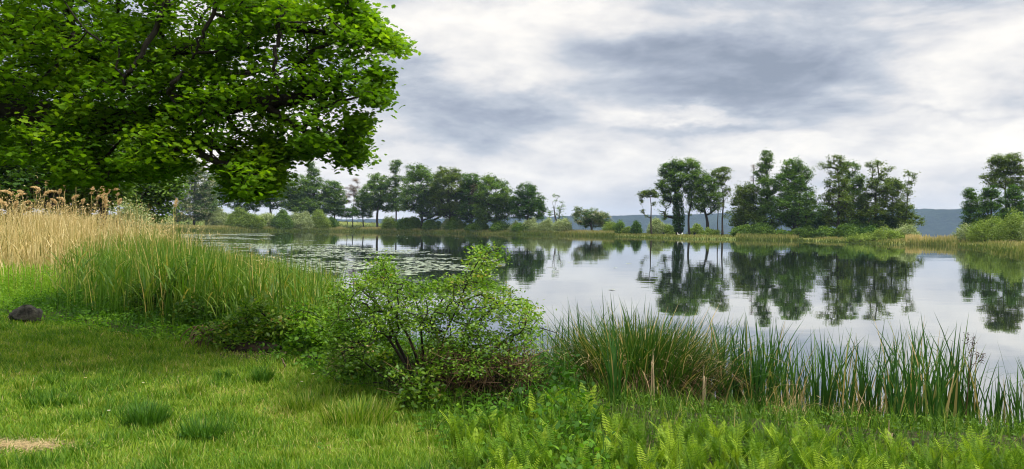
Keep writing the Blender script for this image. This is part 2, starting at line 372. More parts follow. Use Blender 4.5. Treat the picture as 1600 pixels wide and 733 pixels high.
M['beak'] = solid_mat('beak', (.35, .12, .02), (.4, .15, .03), 8, .5, 0)
M['cloth_dark'] = solid_mat('dark_cloth', (.012, .013, .018), (.03, .03, .04), 12, .9, .2)
M['skin'] = solid_mat('skin', (.42, .26, .18), (.5, .32, .23), 8, .6, 0)
M['hair'] = solid_mat('hair', (.02, .014, .01), (.04, .03, .02), 20, .7, .2)

def ground_material():
    m = bpy.data.materials.new('ground_soil_and_grass'); m.use_nodes = True; N = NT(m.node_tree); N.n.clear()
    g = N.new('ShaderNodeNewGeometry'); pos = g.outputs['Position']
    at = N.new('ShaderNodeAttribute', attribute_name='tint')
    n1 = N.noise(pos, 1.4, 6, .6); n2 = N.noise(pos, 14, 5, .7); n3 = N.noise(pos, .035, 4, .6)
    grass = N.mix(N.maprange(n1, .35, .65), (.05, .10, .012), (.10, .15, .025))
    soil = N.mix(N.maprange(n2, .35, .65), (.012, .010, .004), (.05, .042, .015))
    near = N.mix(N.m('MULTIPLY_ADD', N.maprange(n2, .45, .62), .35, at.outputs['Fac'], clamp=True), soil, grass)
    meadow = N.mix(N.maprange(n3, .38, .62), (.085, .12, .02), (.17, .185, .045))
    s = N.new('ShaderNodeSeparateXYZ'); N.l.new(pos, s.inputs[0])
    col = N.mix(N.maprange(s.outputs[1], 35, 90), near, meadow)
    p = N.new('ShaderNodeBsdfPrincipled'); N.l.new(col, p.inputs['Base Color']); p.inputs['Roughness'].default_value = .95; p.inputs['Specular IOR Level'].default_value = .2
    b = N.new('ShaderNodeBump'); b.inputs['Strength'].default_value = .7; b.inputs['Distance'].default_value = .03; N.l.new(n2, b.inputs['Height']); N.l.new(b.outputs[0], p.inputs['Normal'])
    o = N.new('ShaderNodeOutputMaterial'); N.l.new(p.outputs[0], o.inputs[0]); return m
def water_material():
    m = bpy.data.materials.new('lake_water'); m.use_nodes = True; N = NT(m.node_tree); N.n.clear()
    g = N.new('ShaderNodeNewGeometry'); pos = g.outputs['Position']
    v = N.mapping(pos, (.55, 1.0, 1))
    a = N.noise(v, 1.1, 3, .5, .4); b = N.noise(N.mapping(pos, (.06, .16, 1)), 1.0, 3, .5)
    patch = N.maprange(N.noise(N.mapping(pos, (.012, .03, 1)), 1.0, 3, .55), .40, .62, .25, 1.0)
    bump = N.new('ShaderNodeBump'); bump.inputs['Distance'].default_value = .01
    N.put(bump.inputs['Strength'], N.m('MULTIPLY', patch, .30)); N.l.new(a, bump.inputs['Height'])
    b2 = N.new('ShaderNodeBump'); b2.inputs['Distance'].default_value = .05; b2.inputs['Strength'].default_value = .25; N.l.new(b, b2.inputs['Height']); N.l.new(bump.outputs[0], b2.inputs['Normal'])
    df = N.new('ShaderNodeBsdfDiffuse'); df.inputs[0].default_value = (.018, .028, .016, 1)
    gl = N.new('ShaderNodeBsdfGlossy'); gl.inputs[0].default_value = (.93, .95, .97, 1); gl.inputs['Roughness'].default_value = .02
    N.l.new(b2.outputs[0], gl.inputs['Normal'])
    fr = N.new('ShaderNodeFresnel'); fr.inputs['IOR'].default_value = 1.33
    f = N.m('MULTIPLY_ADD', fr.outputs[0], .40, .56, clamp=True)
    mx = N.new('ShaderNodeMixShader'); N.l.new(f, mx.inputs[0]); N.l.new(df.outputs[0], mx.inputs[1]); N.l.new(gl.outputs[0], mx.inputs[2])
    o = N.new('ShaderNodeOutputMaterial'); N.l.new(mx.outputs[0], o.inputs[0]); return m
def hill_material():
    m = bpy.data.materials.new('wooded_hill'); m.use_nodes = True; N = NT(m.node_tree); N.n.clear()
    g = N.new('ShaderNodeNewGeometry'); f = N.noise(g.outputs['Position'], .035, 8, .7); f2 = N.noise(g.outputs['Position'], .004, 3, .6)
    col = N.mix(N.maprange(f, .35, .65), (.004, .008, .007), (.020, .030, .016)); col = N.mix(N.m('MULTIPLY', N.maprange(f2, .5, .7), .5), col, (.028, .042, .022))
    d = N.new('ShaderNodeBsdfDiffuse'); N.l.new(col, d.inputs[0])
    b = N.new('ShaderNodeBump'); b.inputs['Strength'].default_value = 1; b.inputs['Distance'].default_value = 8; N.l.new(f, b.inputs['Height']); N.l.new(b.outputs[0], d.inputs['Normal'])
    o = N.new('ShaderNodeOutputMaterial'); N.l.new(d.outputs[0], o.inputs[0]); return m

# ------------------------------------------------------------------ ground, lake, hills, haze
def polar_grid(rr, na):
    a = np.linspace(0, 2 * np.pi, na, endpoint=False); R, A = np.meshgrid(rr, a, indexing='ij')
    X = R * np.sin(A); Y = R * np.cos(A)
    i = np.arange(len(rr) - 1)[:, None] * na; s = np.arange(na)[None]; j = (s + 1) % na
    F = np.stack([i + s, i + na + s, i + na + j, i + j], -1).reshape(-1, 4)
    return X.ravel(), Y.ravel(), F
rr = np.concatenate([[0.02], np.geomspace(.6, 450, 330), np.geomspace(480, 4900, 24)])
X, Y, F = polar_grid(rr, 620)
Z = ground(X, Y)
ins = in_poly(X, Y, LAWN); ed = seg_dist(X, Y, LAWN_EDGE, False)
fl = np.where(ins, 1, 0) * sstep(.0, .5, ed + .25 * wob(X, Y, 1.5))
bare = np.exp(-((X + 3.5) / .4) ** 2 - ((Y - 5.38) / .2) ** 2) + .9 * np.exp(-((X + 2.5) / .5) ** 2 - ((Y - 9.1) / .35) ** 2)
mb = MB(); mb.add(np.stack([X, Y, Z], -1), F[:, ::-1], np.clip(fl - bare, 0, 1)); tag(mb.build('ground', ground_material(), smooth=True), kind='structure')
X, Y, F = polar_grid(np.array([.02, 5, 20, 80, 300, 1200, 4900]), 96)
mb = MB(); mb.add(np.stack([X, Y, X * 0], -1), F[:, ::-1]); tag(mb.build('lake_water', water_material()), kind='structure')
# wooded hills across the far lake
na, nr = 900, 34
a = np.linspace(-np.pi * .62, np.pi * .62, na); rr = np.linspace(3050, 4600, nr); R, A = np.meshgrid(rr, a, indexing='ij')
X = R * np.sin(A); Y = R * np.cos(A)
top = np.interp(np.tan(np.clip(A, -1.2, 1.2)), [-1, -.45, -.15, .13, .35, .52, .7, 2], [22, 22, 30, 58, 78, 95, 98, 85])
Z = (top + 5 * wob(X, Y, .0012, 2)) * sstep(3060, 3560, R) * (1 - sstep(4000, 4600, R)) - 1 + (R > 3070) * (R < 4500) * (6 + 3 * wob(X, Y, .012, 1) + _r.uniform(-2, 2.5, X.shape))
Z = np.clip(Z, -.9, 118)
i = np.arange(nr - 1)[:, None] * na; s = np.arange(na - 1)[None]
F = np.stack([i + s, i + s + 1, i + na + s + 1, i + na + s], -1).reshape(-1, 4)
mb = MB(); mb.add(np.stack([X, Y, Z], -1).reshape(-1, 3), F); tag(mb.build('hills', hill_material(), smooth=True), kind='structure')
# air
hz = bpy.data.materials.new('haze_air'); hz.use_nodes = True; N = NT(hz.node_tree); N.n.clear()
pv = N.new('ShaderNodeVolumePrincipled'); pv.inputs['Color'].default_value = (.50, .70, 1.0, 1); pv.inputs['Density'].default_value = 0.00009
o_ = N.new('ShaderNodeOutputMaterial'); N.l.new(pv.outputs[0], o_.inputs['Volume'])
c = np.array([(x, y, z) for x in (-4980, 4980) for y in (-4980, 4980) for z in (-2.0, 125)], float)
mb = MB(); mb.add(c, np.array([(0, 1, 3, 2), (4, 6, 7, 5), (0, 4, 5, 1), (2, 3, 7, 6), (0, 2, 6, 4), (1, 5, 7, 3)])); tag(mb.build('haze', hz), kind='stuff')

# ------------------------------------------------------------------ trees
def tree(name, label, d, bx, ells, mat, trunk_r=.35, leaf=.42, dens=1.0, clump=1.0, group='trees on the far bank', cat='tree', bark='bark', seed=None, stems=1, open_=0.0,
         shape=KITE, twigs=True, lean=0.0, trunk_top=None, noise=.18):
    """crown from ellipses measured in the photo at distance d: (cx, cy, rx, ry[, density])"""
    rng = np.random.RandomState(seed if seed is not None else int(bx * 7 + d))
    if d > 120 and bx < 1000:
        while True:
            q0 = pt(bx, 360, d)
            if d > 330 or float(shore_sd(q0[:1], q0[1:2])[0]) > 5: break
            d *= 1.012
    s = d / 1200.0
    base = pt(bx, 360, d); base[2] = gz(base[0], base[1]) - .05
    root = empty(name, base, label, cat, group)
    C = []; L = []
    for e in ells:
        cx, cy, rx, ry = e[:4]; k = e[4] if len(e) > 4 else 1.0
        if k > .75 and d > 150: rx *= 1.2 if cy < 285 else 1.42; ry *= 1.12 if cy < 320 else 1.45
        c0 = pt(cx, cy, d) + np.array([0, rng.uniform(-.25, .25) * rx * s, 0]); RX, RZ = rx * s, ry * s; RY = min(RX, RZ * 1.4) * 1.05
        area = RX * RZ; n = max(6, int((6.0 if d > 150 else 4.2) * dens * k * area / (clump ** 2) + 4))
        q = rng.normal(size=(n, 3)); q /= np.linalg.norm(q, axis=1)[:, None]; q *= (rng.uniform(.35, 1, n) ** .55)[:, None] * rng.uniform(1 - noise, 1 + noise * .8, n)[:, None]
        cc = c0 + q * np.array([RX, RY, RZ]) * .93
        cc[:, 2] = np.maximum(cc[:, 2], base[2] + .3); C.append(cc); L.append(np.full(n, k))
    C = np.concatenate(C); K = np.concatenate(L)
    if open_ > 0: keep = rng.uniform(size=len(C)) > open_; C = C[keep]; K = K[keep]
    ztop = C[:, 2].max(); cm = C[C[:, 2] > np.percentile(C[:, 2], 60)].mean(0)
    tb = MB()
    for st in range(stems):
        off = np.array([rng.normal(0, .5), rng.normal(0, .5), 0]) * (stems > 1) * trunk_r * 6
        tt = (trunk_top if trunk_top else .82); hgt = (ztop - base[2]) * tt
        P0 = base + off * .3; P3 = np.array([cm[0], cm[1], base[2] + hgt]) + off * 2
        pts = spline([P0, P0 * .67 + P3 * .33 + np.array([(P0[0] - P3[0]) * .2 + rng.normal(0, .15), 0, 0]), P0 * .33 + P3 * .67 + rng.normal(0, .25, 3) * [1, 1, 0], P3], 5)
        t = np.linspace(0, 1, len(pts)); rr_ = trunk_r * (1 - t) ** .75 + .03; rr_[0] *= 1.45; rr_[1] *= 1.12
        tube(tb, pts, rr_, 7, .5, .08, rng)
        if st == 0: seeds = pts[2:]
        else: seeds = np.vstack([seeds, pts[2:]])
    nodes, par = grow(seeds, np.linspace(0, (ztop - base[2]) * .5, len(seeds)), C, .3)
    if twigs: branch_mesh(tb, nodes, par, len(seeds), trunk_r * .13, 2.3, trunk_r * .5, 4, .04, rng)
    tb.build('trunk', M[bark], root, smooth=True)
    cb = MB(); n_per = max(6, int(40 * clump ** 2 * .42 ** 2 / leaf ** 2))
    n_k = np.maximum(4, (n_per * np.clip(K, .3, 1.5))).astype(int)
    idx = np.repeat(np.arange(len(C)), n_k); ct = np.clip(rng.normal(.5, .2, len(C)), 0, 1)
    sz = clump * rng.uniform(.55, 1.1, len(C))
    P = C[idx] + rng.normal(size=(len(idx), 3)) * (sz[idx] * .55)[:, None] * np.array([1, 1, .62])
    P[:, 2] = np.maximum(P[:, 2], base[2] + .1)
    leaves(cb, P, leaf, np.clip(ct[idx] + rng.normal(0, .14, len(idx)), 0, 1), rng, shape, .8)
    cb.build('crown', M[mat], root)
    return root
T = tree
# left background, close behind the reeds
T('shade_tree', 'huge dark leafy tree behind the tall plumed reeds at the far left', 42, 20, [(-60, 200, 80, 110), (30, 230, 70, 75), (60, 290, 60, 45), (-30, 300, 70, 45), (110, 250, 50, 50)], 'dark', .45, .27, 2.6, .8, 'trees on the left shore', noise=.12)
T('shade_tree', 'dark green tree with lighter lower leaves right of the reed plumes', 48, 150, [(140, 270, 45, 40), (165, 300, 38, 32), (110, 310, 45, 30), (190, 240, 40, 35)], 'mid', .35, .27, 2.6, .8, 'trees on the left shore', noise=.12)
T('lime_tree', 'bright yellow-green tree under the drooping oak boughs', 58, 212, [(215, 275, 32, 30), (235, 300, 34, 28), (258, 300, 26, 30), (205, 310, 22, 20), (245, 265, 26, 24), (240, 328, 34, 16)], 'light', .3, .28, 2.2, .9, 'trees on the left shore')
T('hawthorn_tree', 'hawthorn speckled with pale blossom left of the slender pale tree', 262, 303, [(298, 262, 15, 20), (308, 285, 20, 22), (300, 312, 20, 16), (320, 305, 14, 16), (300, 330, 26, 14), (325, 328, 16, 12)], 'bloom', .3, .42, 1.2, 1.1, 'trees on the left shore')
# left far bank
LB = 'trees on the left far bank'
T('poplar_tree', 'slender pale tree seen under the oak boughs', 300, 338, [(338, 270, 9, 14), (338, 290, 13, 18), (333, 312, 16, 14)], 'mid', .3, .4, .9, 1.0, LB)
T('round_tree', 'leafy tree half hidden behind the hanging oak bough', 305, 375, [(365, 290, 22, 28), (385, 315, 26, 16), (398, 295, 18, 22)], 'mid', .4, .45, 1.1, 1.2, LB)
T('dark_tree', 'dark tree with a bare lower trunk left of the conical tree', 300, 424, [(418, 262, 22, 24), (424, 290, 24, 24), (432, 312, 18, 16)], 'dark', .45, .45, 1.1, 1.2, LB)
T('spruce_tree', 'broad dark tree beside the conical treetop', 285, 462, [(462, 292, 17, 20), (458, 312, 17, 18), (475, 322, 18, 12)], 'mid', .4, .45, 1.2, 1.2, LB, noise=.12)
T('conical_tree', 'pointed conical tree rising above its neighbours on the left bank', 290, 490, [(486, 258, 4, 8), (488, 270, 9, 10), (490, 284, 14, 12), (494, 300, 20, 14), (496, 320, 24, 14)], 'mid', .4, .45, 1.25, 1.1, LB, noise=.1)
T('round_tree', 'small round tree right of the conical tree', 290, 522, [(520, 295, 12, 14), (526, 310, 12, 18), (520, 325, 14, 10)], 'mid', .3, .45, 1.2, 1.1, LB)
T('low_bush', 'dark low bush at the right foot of the small round tree', 290, 541, [(541, 333, 15, 6)], 'dark', .12, .4, 1.4, .9, LB, cat='bush')
T('small_tree', 'small tree with bare grey twigs on the meadow edge', 300, 568, [(568, 312, 10, 14), (562, 328, 10, 9), (575, 330, 8, 9)], 'mid', .22, .42, 1.0, 1.0, LB)
T('dead_tree', 'thin leafless dead tree on the meadow edge', 300, 551, [(548, 300, 12, 12), (540, 318, 8, 10), (555, 290, 6, 10)], 'twig', .14, .12, .5, 1.2, LB, open_=.3)
T('round_tree', 'round-crowned tree on bare trunks left of the tall pine', 295, 589, [(590, 284, 18, 14), (590, 302, 22, 18), (600, 318, 18, 13), (580, 316, 16, 12)], 'mid', .35, .45, 1.2, 1.15, LB, stems=2)
T('pine_tree', 'tall thin pine with tiered foliage on the left bank', 290, 619, [(617, 256, 9, 6), (616, 266, 8, 5), (622, 279, 12, 6), (611, 288, 10, 6), (626, 299, 12, 6), (614, 310, 14, 7), (624, 322, 11, 7)], 'mid', .3, .4, 1.1, .95, LB, trunk_top=.95)
T('broad_tree', 'broad full tree right of the tall thin pine', 268, 660, [(652, 270, 17, 13), (660, 288, 24, 22), (650, 312, 22, 20), (675, 322, 24, 18)], 'mid', .5, .45, 1.2, 1.25, LB)
T('broad_tree', 'broad tree with a lighter green top in the left grove', 265, 703, [(700, 275, 18, 13), (705, 292, 26, 22), (700, 318, 28, 20), (718, 330, 18, 10)], 'olive', .5, .45, 1.2, 1.25, LB)
T('dark_tree', 'dark tree with a ragged top in the middle of the left grove', 262, 737, [(735, 283, 14, 14), (737, 302, 18, 20), (738, 328, 20, 16)], 'dark', .4, .45, 1.15, 1.2, LB)
T('copper_tree', 'small brownish pink tree between two dark green trees', 250, 746, [(746, 300, 9, 12), (748, 318, 10, 13)], 'brown', .2, .4, 1.1, 1.0, LB)
T('broad_tree', 'wide green tree sloping down to the right in the left grove', 255, 775, [(765, 285, 14, 12), (772, 303, 22, 20), (785, 318, 22, 16), (770, 330, 28, 14)], 'mid', .45, .45, 1.2, 1.25, LB)
T('oak_tree', 'rounded dark oak at the right end of the left grove', 250, 826, [(822, 298, 14, 12), (828, 315, 20, 16), (812, 325, 16, 14), (838, 330, 12, 12)], 'dark', .4, .42, 1.2, 1.1, LB)
T('bare_tree', 'thinly leaved many-stemmed tree between grove and blossoming shrub', 246, 870, [(869, 310, 6, 8, .5), (874, 322, 11, 10, .5), (864, 334, 11, 8, .5), (877, 336, 9, 7, .5)], 'mid', .16, .36, .8, .8, LB, stems=3, open_=.2)
T('hawthorn_shrub', 'large pale flecked hawthorn thicket standing alone at the water', 236, 925, [(903, 331, 5, 6), (910, 340, 12, 9), (928, 338, 13, 9), (941, 342, 10, 9), (926, 349, 20, 5)], 'bloom', .2, .36, 1.2, .85, LB, stems=3, cat='shrub')
# centre
CB = 'trees at the middle of the far bank'
T('pine_tree', 'lone umbrella-topped pine on a tall bare leaning trunk', 212, 1018, [(1006, 304, 7, 5), (1016, 300, 8, 4), (1024, 305, 5, 4), (1002, 314, 3, 6, .7), (1022, 318, 3, 6, .6), (1005, 330, 3, 5, .6), (1009, 337, 3, 2, .5)], 'olive', .22, .3, 1.5, .6, CB, trunk_top=.96)
T('ivy_tree', 'massive tree with its black trunk thickly wrapped in ivy', 203, 1061, [(1042, 266, 12, 11), (1058, 258, 14, 9), (1058, 275, 17, 14), (1043, 290, 14, 13), (1050, 304, 16, 12), (1040, 318, 8, 12, .6), (1036, 335, 9, 10, .5)], 'mid', .75, .38, 1.15, 1.0, CB, 'tree', 'barkdark')
iv = COL.objects['ivy_tree']; mb = MB(); rg = np.random.RandomState(4); b0 = np.array(iv.location)
zz_ = rg.uniform(.8, 10.5, 3400); rad_ = 1.75 * (.35 + .65 * np.sin(np.clip(zz_ / 10.5, 0, 1) * 2.7 + .25)) * rg.uniform(.5, 1, 3400); an = rg.uniform(0, 6.28, 3400)
leaves(mb, b0 + np.stack([np.cos(an) * rad_ - .04 * zz_, np.sin(an) * rad_, zz_], -1), .36, rg.uniform(0, .35, 3400), rg, KITE, .2); ivo = mb.build('ivy', M['dark'], iv)
T('slender_tree', 'slender tree with a straight bare lower trunk right beside the ivy-clad one', 203, 1077, [(1078, 256, 13, 8), (1084, 268, 12, 12), (1076, 285, 12, 14), (1084, 302, 10, 14), (1078, 325, 8, 14, .7)], 'mid', .3, .36, 1.1, 1.0, CB, trunk_top=.7)
T('broad_tree', 'dark-stemmed tree with a low rounded crown in the central clump', 200, 1106, [(1095, 278, 11, 10), (1104, 290, 16, 16), (1108, 306, 16, 14), (1094, 318, 10, 12), (1114, 325, 12, 10, .7)], 'mid', .45, .36, 1.15, 1.0, CB, bark='barkdark', trunk_top=.7)
T('slender_tree', 'thin-crowned tree at the right end of the central clump', 200, 1129, [(1122, 272, 11, 8), (1131, 266, 8, 6), (1131, 282, 10, 9), (1135, 300, 10, 10, .7), (1128, 318, 11, 9, .6), (1138, 335, 8, 8, .5)], 'olive', .24, .34, 1.0, .9, CB, trunk_top=.8)
T('thin_tree', 'thin straight stem with sparse leaves in the central clump', 203, 1122, [(1120, 300, 6, 10, .6), (1122, 318, 6, 8, .5)], 'mid', .14, .32, .8, .8, CB)
RB = 'trees on the right-hand spit'
T('round_tree', 'shorter bushy tree at the left end of the right grove', 190, 1164, [(1164, 302, 12, 16), (1160, 322, 14, 18), (1170, 340, 18, 18), (1156, 350, 11, 11)], 'olive', .3, .36, 1.2, 1.0, RB)
T('snag_tree', 'bare spike of a dead trunk above the right grove', 192, 1177, [(1177, 262, 1.5, 5, .5), (1176, 280, 3, 10, .4)], 'twig', .12, .1, .4, .6, RB, trunk_top=1.0)
T('tall_tree', 'tallest narrow dark tree in the right grove', 188, 1197, [(1198, 243, 9, 8), (1197, 256, 11, 9), (1191, 272, 11, 12), (1196, 292, 16, 15), (1192, 315, 18, 18), (1196, 342, 19, 16)], 'mid', .42, .36, 1.15, 1.0, RB, bark='barkdark')
T('lime_tree', 'broad yellow-green tree right of the tallest narrow one', 184, 1241, [(1236, 260, 15, 11), (1248, 272, 17, 15), (1232, 285, 20, 18), (1246, 308, 24, 20), (1230, 325, 26, 18), (1248, 340, 22, 14)], 'light', .42, .38, 1.15, 1.1, RB)
T('low_bush', 'dark undergrowth bush filling the gap in the right grove', 192, 1282, [(1278, 335, 16, 14), (1284, 350, 22, 10), (1262, 352, 15, 8)], 'dark', .15, .38, 1.2, 1.0, RB, cat='bush')
T('spreading_tree', 'olive tree with spreading upper boughs and long bare trunk', 180, 1309, [(1290, 259, 13, 5, .7), (1306, 249, 12, 6, .8), (1318, 258, 10, 8, .8), (1304, 268, 16, 8, .7), (1308, 288, 15, 15), (1308, 312, 18, 16), (1314, 336, 20, 16)], 'olive', .4, .33, 1.05, .9, RB)
T('tall_tree', 'upright dense green tree inside the right grove', 184, 1334, [(1330, 262, 12, 10, .8), (1333, 282, 15, 16), (1336, 308, 17, 18), (1330, 336, 20, 16)], 'mid', .36, .36, 1.1, 1.0, RB)
T('spreading_tree', 'olive tree with two thin upper boughs against the sky', 180, 1368, [(1361, 258, 7, 5, .7), (1372, 256, 8, 6, .7), (1386, 264, 8, 5, .6), (1370, 272, 15, 8, .7), (1372, 292, 17, 15), (1366, 315, 18, 16), (1362, 338, 20, 14)], 'olive', .36, .33, 1.0, .9, RB)
T('round_tree', 'leafy tree leaning right beneath the spreading boughs', 182, 1395, [(1394, 290, 12, 14), (1395, 312, 15, 16), (1396, 336, 18, 16)], 'olive', .3, .36, 1.1, 1.0, RB)
T('thin_tree', 'thin open tree at the right tip of the spit', 176, 1414, [(1416, 273, 5, 6, .6), (1428, 276, 6, 7, .6), (1422, 290, 7, 8, .7), (1415, 305, 8, 12, .7), (1416, 330, 12, 11), (1421, 345, 15, 8)], 'olive', .2, .33, 1.0, .8, RB)
T('low_bush', 'dark bush under the thin open tree', 180, 1385, [(1375, 348, 18, 9), (1402, 350, 18, 8), (1345, 352, 18, 8)], 'dark', .12, .36, 1.2, .9, RB, cat='bush')
RR = 'dark trees at the right edge'
for k, (bx, w_, t_, lab) in enumerate([(1517, 15, 292, 'dense dark cone-shaped tree nearest the gap in the hills'), (1547, 20, 288, 'dense dark egg-shaped tree, middle of the three below the tall crown'),
                                       (1584, 20, 288, 'dense dark egg-shaped tree at the right picture edge')]):
    T('cypress_tree', lab, 148, bx, [(bx, t_ + 12, w_ * .6, 12), (bx, t_ + 26, w_ * .9, 16), (bx, t_ + 45, w_, 20), (bx, t_ + 62, w_, 14)], 'dark', .25, .26, 1.7, .7, RR, noise=.06)
T('tall_tree', 'tall open-crowned tree rising above the dark egg-shaped trees', 160, 1572, [(1562, 250, 14, 9), (1578, 250, 15, 9), (1570, 264, 20, 11), (1590, 268, 10, 12), (1548, 272, 10, 5, .7), (1536, 277, 7, 4, .6), (1568, 282, 22, 11), (1592, 288, 12, 10)], 'olive', .32, .3, 1.15, .85, RR)

def mound(name, label, d, cx, cyb, rx, ry, mat, group, leaf=.26, cat='bush', k=1.0):
    """low rounded bush: many stems, leaves thick over the outside"""
    rng = np.random.RandomState(int(cx * 3 + ry))
    if d > 100 and cx < 1000:
        while True:
            q0 = pt(cx, 360, d)
            if d > 330 or float(shore_sd(q0[:1], q0[1:2])[0]) > (3.5 if ry > 8 else 2): break
            d *= 1.01
    s = d / 1200.
    c = pt(cx, cyb, d); gzz = gz(c[0], c[1]); RX = rx * s; RZ = max(ry * s, .6); top = pt(cx, cyb - ry, d)[2]
    root = empty(name, (c[0], c[1], gzz - .03), label, cat, group)
    hh = max(top - gzz, .6); n = int(240 * k * max(1, RX * hh / 6))
    q = rng.normal(size=(n, 3)); q[:, 2] = np.abs(q[:, 2]); q /= np.linalg.norm(q, axis=1)[:, None]
    lump = 1 + .13 * np.sin(q[:, 0] * 5 + cx) + .10 * np.sin(q[:, 1] * 7 + ry) + rng.uniform(-.1, .1, n)
    q *= (rng.uniform(.6, 1, n) ** .5 * lump)[:, None]
    q[:, :2] *= (.78 + .22 * np.sin(np.clip(q[:, 2], 0, 1) * 3.1))[:, None]
    C = np.array([c[0], c[1], gzz]) + q * np.array([RX, min(RX, 4.0), hh])
    tb = MB(); m = rng.choice(n, min(n, 60), replace=False); A = np.repeat([[c[0], c[1], gzz - .1]], len(m), 0) + rng.normal(0, .2, (len(m), 3)) * [RX, 1, 0]
    cones(tb, A, C[m], .05, .012, 4); tb.build('stem', M['bark'], root)
    idx = np.repeat(np.arange(n), 22); ct = np.clip(rng.normal(.5, .17, n), 0, 1)
    P = C[idx] + rng.normal(size=(len(idx), 3)) * .26 * np.clip(hh / 2.5, .5, 1.3); P[:, 2] = np.maximum(P[:, 2], gzz + .03)
    cb = MB(); leaves(cb, P, leaf, np.clip(ct[idx] + rng.normal(0, .16, len(idx)), 0, 1), rng, KITE, .3); cb.build('foliage', M[mat], root)
    return root
WG = 'rounded willow bushes along the far waterline'
for (cx, cb_, rx, ry, d, mt, lab) in [
    (342, 350, 24, 20, 262, 'pale', 'leftmost pale grey-green rounded willow bush on the far shore'), (380, 352, 30, 22, 255, 'bush', 'largest yellow-green rounded bush on the left far shore'),
    (414, 352, 19, 18, 268, 'pale', 'grey-green bush right of the largest yellow-green one'), (441, 354, 17, 22, 266, 'mid', 'greener upright rounded bush between two pale ones'),
    (470, 355, 20, 21, 268, 'pale', 'pale whitish flecked willow bush on the left far shore'), (498, 356, 19, 24, 266, 'bush', 'smooth green willow bush at the meadow edge'),
    (518, 347, 5, 7, 280, 'dark', 'tiny dark bush alone on the meadow'), (608, 353, 11, 13, 272, 'bush', 'small round bush below the tall thin pine'),
    (645, 355, 14, 12, 265, 'bush', 'low rounded bush below the broad full tree'), (700, 358, 12, 14, 250, 'pale', 'pale twin bush, left one, before the left grove'),
    (719, 358, 9, 12, 250, 'bush', 'green twin bush, right one, before the left grove'), (805, 358, 10, 9, 240, 'pale', 'low pale bush below the rounded dark oak'),
    (829, 360, 14, 15, 238, 'pale', 'first of three equal pale domed bushes on the shore'), (854, 360, 13, 15, 236, 'pale', 'middle of three equal pale domed bushes on the shore'),
    (879, 362, 15, 18, 234, 'pale', 'last and tallest of three pale domed bushes on the shore'), (954, 363, 12, 14, 225, 'bush', 'olive bush right of the hawthorn thicket'),
    (967, 365, 9, 18, 222, 'mid', 'upright green bush between hawthorn thicket and pine'), (980, 366, 9, 10, 220, 'bush', 'small low bush left of the dark upright bush'),
    (994, 366, 8, 18, 218, 'dark', 'dark upright bush left of the lone pine'), (1027, 362, 17, 17, 228, 'pale', 'pale domed bush behind the lone pine trunk'),
    (1048, 363, 12, 10, 226, 'bush', 'low olive bush behind the ivy-clad trunk'), (1088, 364, 12, 11, 222, 'bush', 'low tawny bush right of the ivy-clad trunk'),
    (1110, 371, 15, 13, 192, 'bush', 'grassy mound-like bush at the foot of the dark-stemmed tree'),
    (1350, 380, 26, 14, 150, 'bush', 'low spreading green bush on the spit waterline'), (1385, 378, 26, 20, 148, 'bush', 'middle yellow-green bush on the spit waterline'),
    (1414, 378, 22, 24, 150, 'pale', 'pale-topped bush at the end of the spit'),
    (1512, 384, 20, 28, 132, 'pale', 'pale willow bush left of the right shore thicket'), (1545, 385, 28, 40, 128, 'bush', 'large willow bush below the dark egg-shaped trees'),
    (1585, 387, 30, 50, 122, 'bush', 'largest and tallest willow bush of the right shore thicket'), (1630, 392, 30, 60, 112, 'pale', 'pale willow bush cut off by the right picture edge')]:
    mound('willow_bush', lab, d, cx, cb_, rx, ry, mt, WG, .3 if d > 200 else .22)
for (cx, cyb, rx, ry, d, lab) in [(640, 357, 20, 20, 262, 'under the broad full tree'), (676, 358, 18, 17, 258, 'between the two broad trees of the left grove'), (712, 359, 20, 19, 256, 'under the lighter-topped broad tree'),
    (748, 360, 20, 20, 250, 'below the copper tree'), (782, 361, 20, 20, 247, 'at the right foot of the left grove'), (815, 362, 16, 14, 246, 'left of the rounded dark oak trunk'), (470, 350, 22, 14, 284, 'under the conical tree'), (515, 350, 16, 12, 286, 'right of the conical tree'),
    (1162, 370, 18, 24, 184, 'under the bushy tree at the left end of the right grove'), (1192, 371, 18, 22, 182, 'at the foot of the tallest narrow tree'), (1222, 372, 18, 20, 180, 'left of the yellow-green tree trunk'), (1256, 373, 20, 22, 180, 'right of the yellow-green tree trunk'),
    (1292, 374, 18, 22, 176, 'left of the olive spreading tree trunk'), (1324, 375, 18, 24, 175, 'between the two upright trunks of the right grove'), (1356, 376, 20, 22, 174, 'under the two thin upper boughs'), (1392, 377, 20, 24, 172, 'near the right end of the grove')]:
    mound('undergrowth_bush', 'dark leafy bush ' + lab, d, cx, cyb, rx, ry * (.55 + .35 * abs(math.sin(cx))), 'mid' if cx % 3 else 'dark', 'dark undergrowth bushes beneath the groves', .36)
mound('willow_bush', 'pale grey willow bush rising behind the dry reeds', 46, 205, 362, 30, 42, 'pale', 'bushes behind the near reeds', .13, k=1.2)

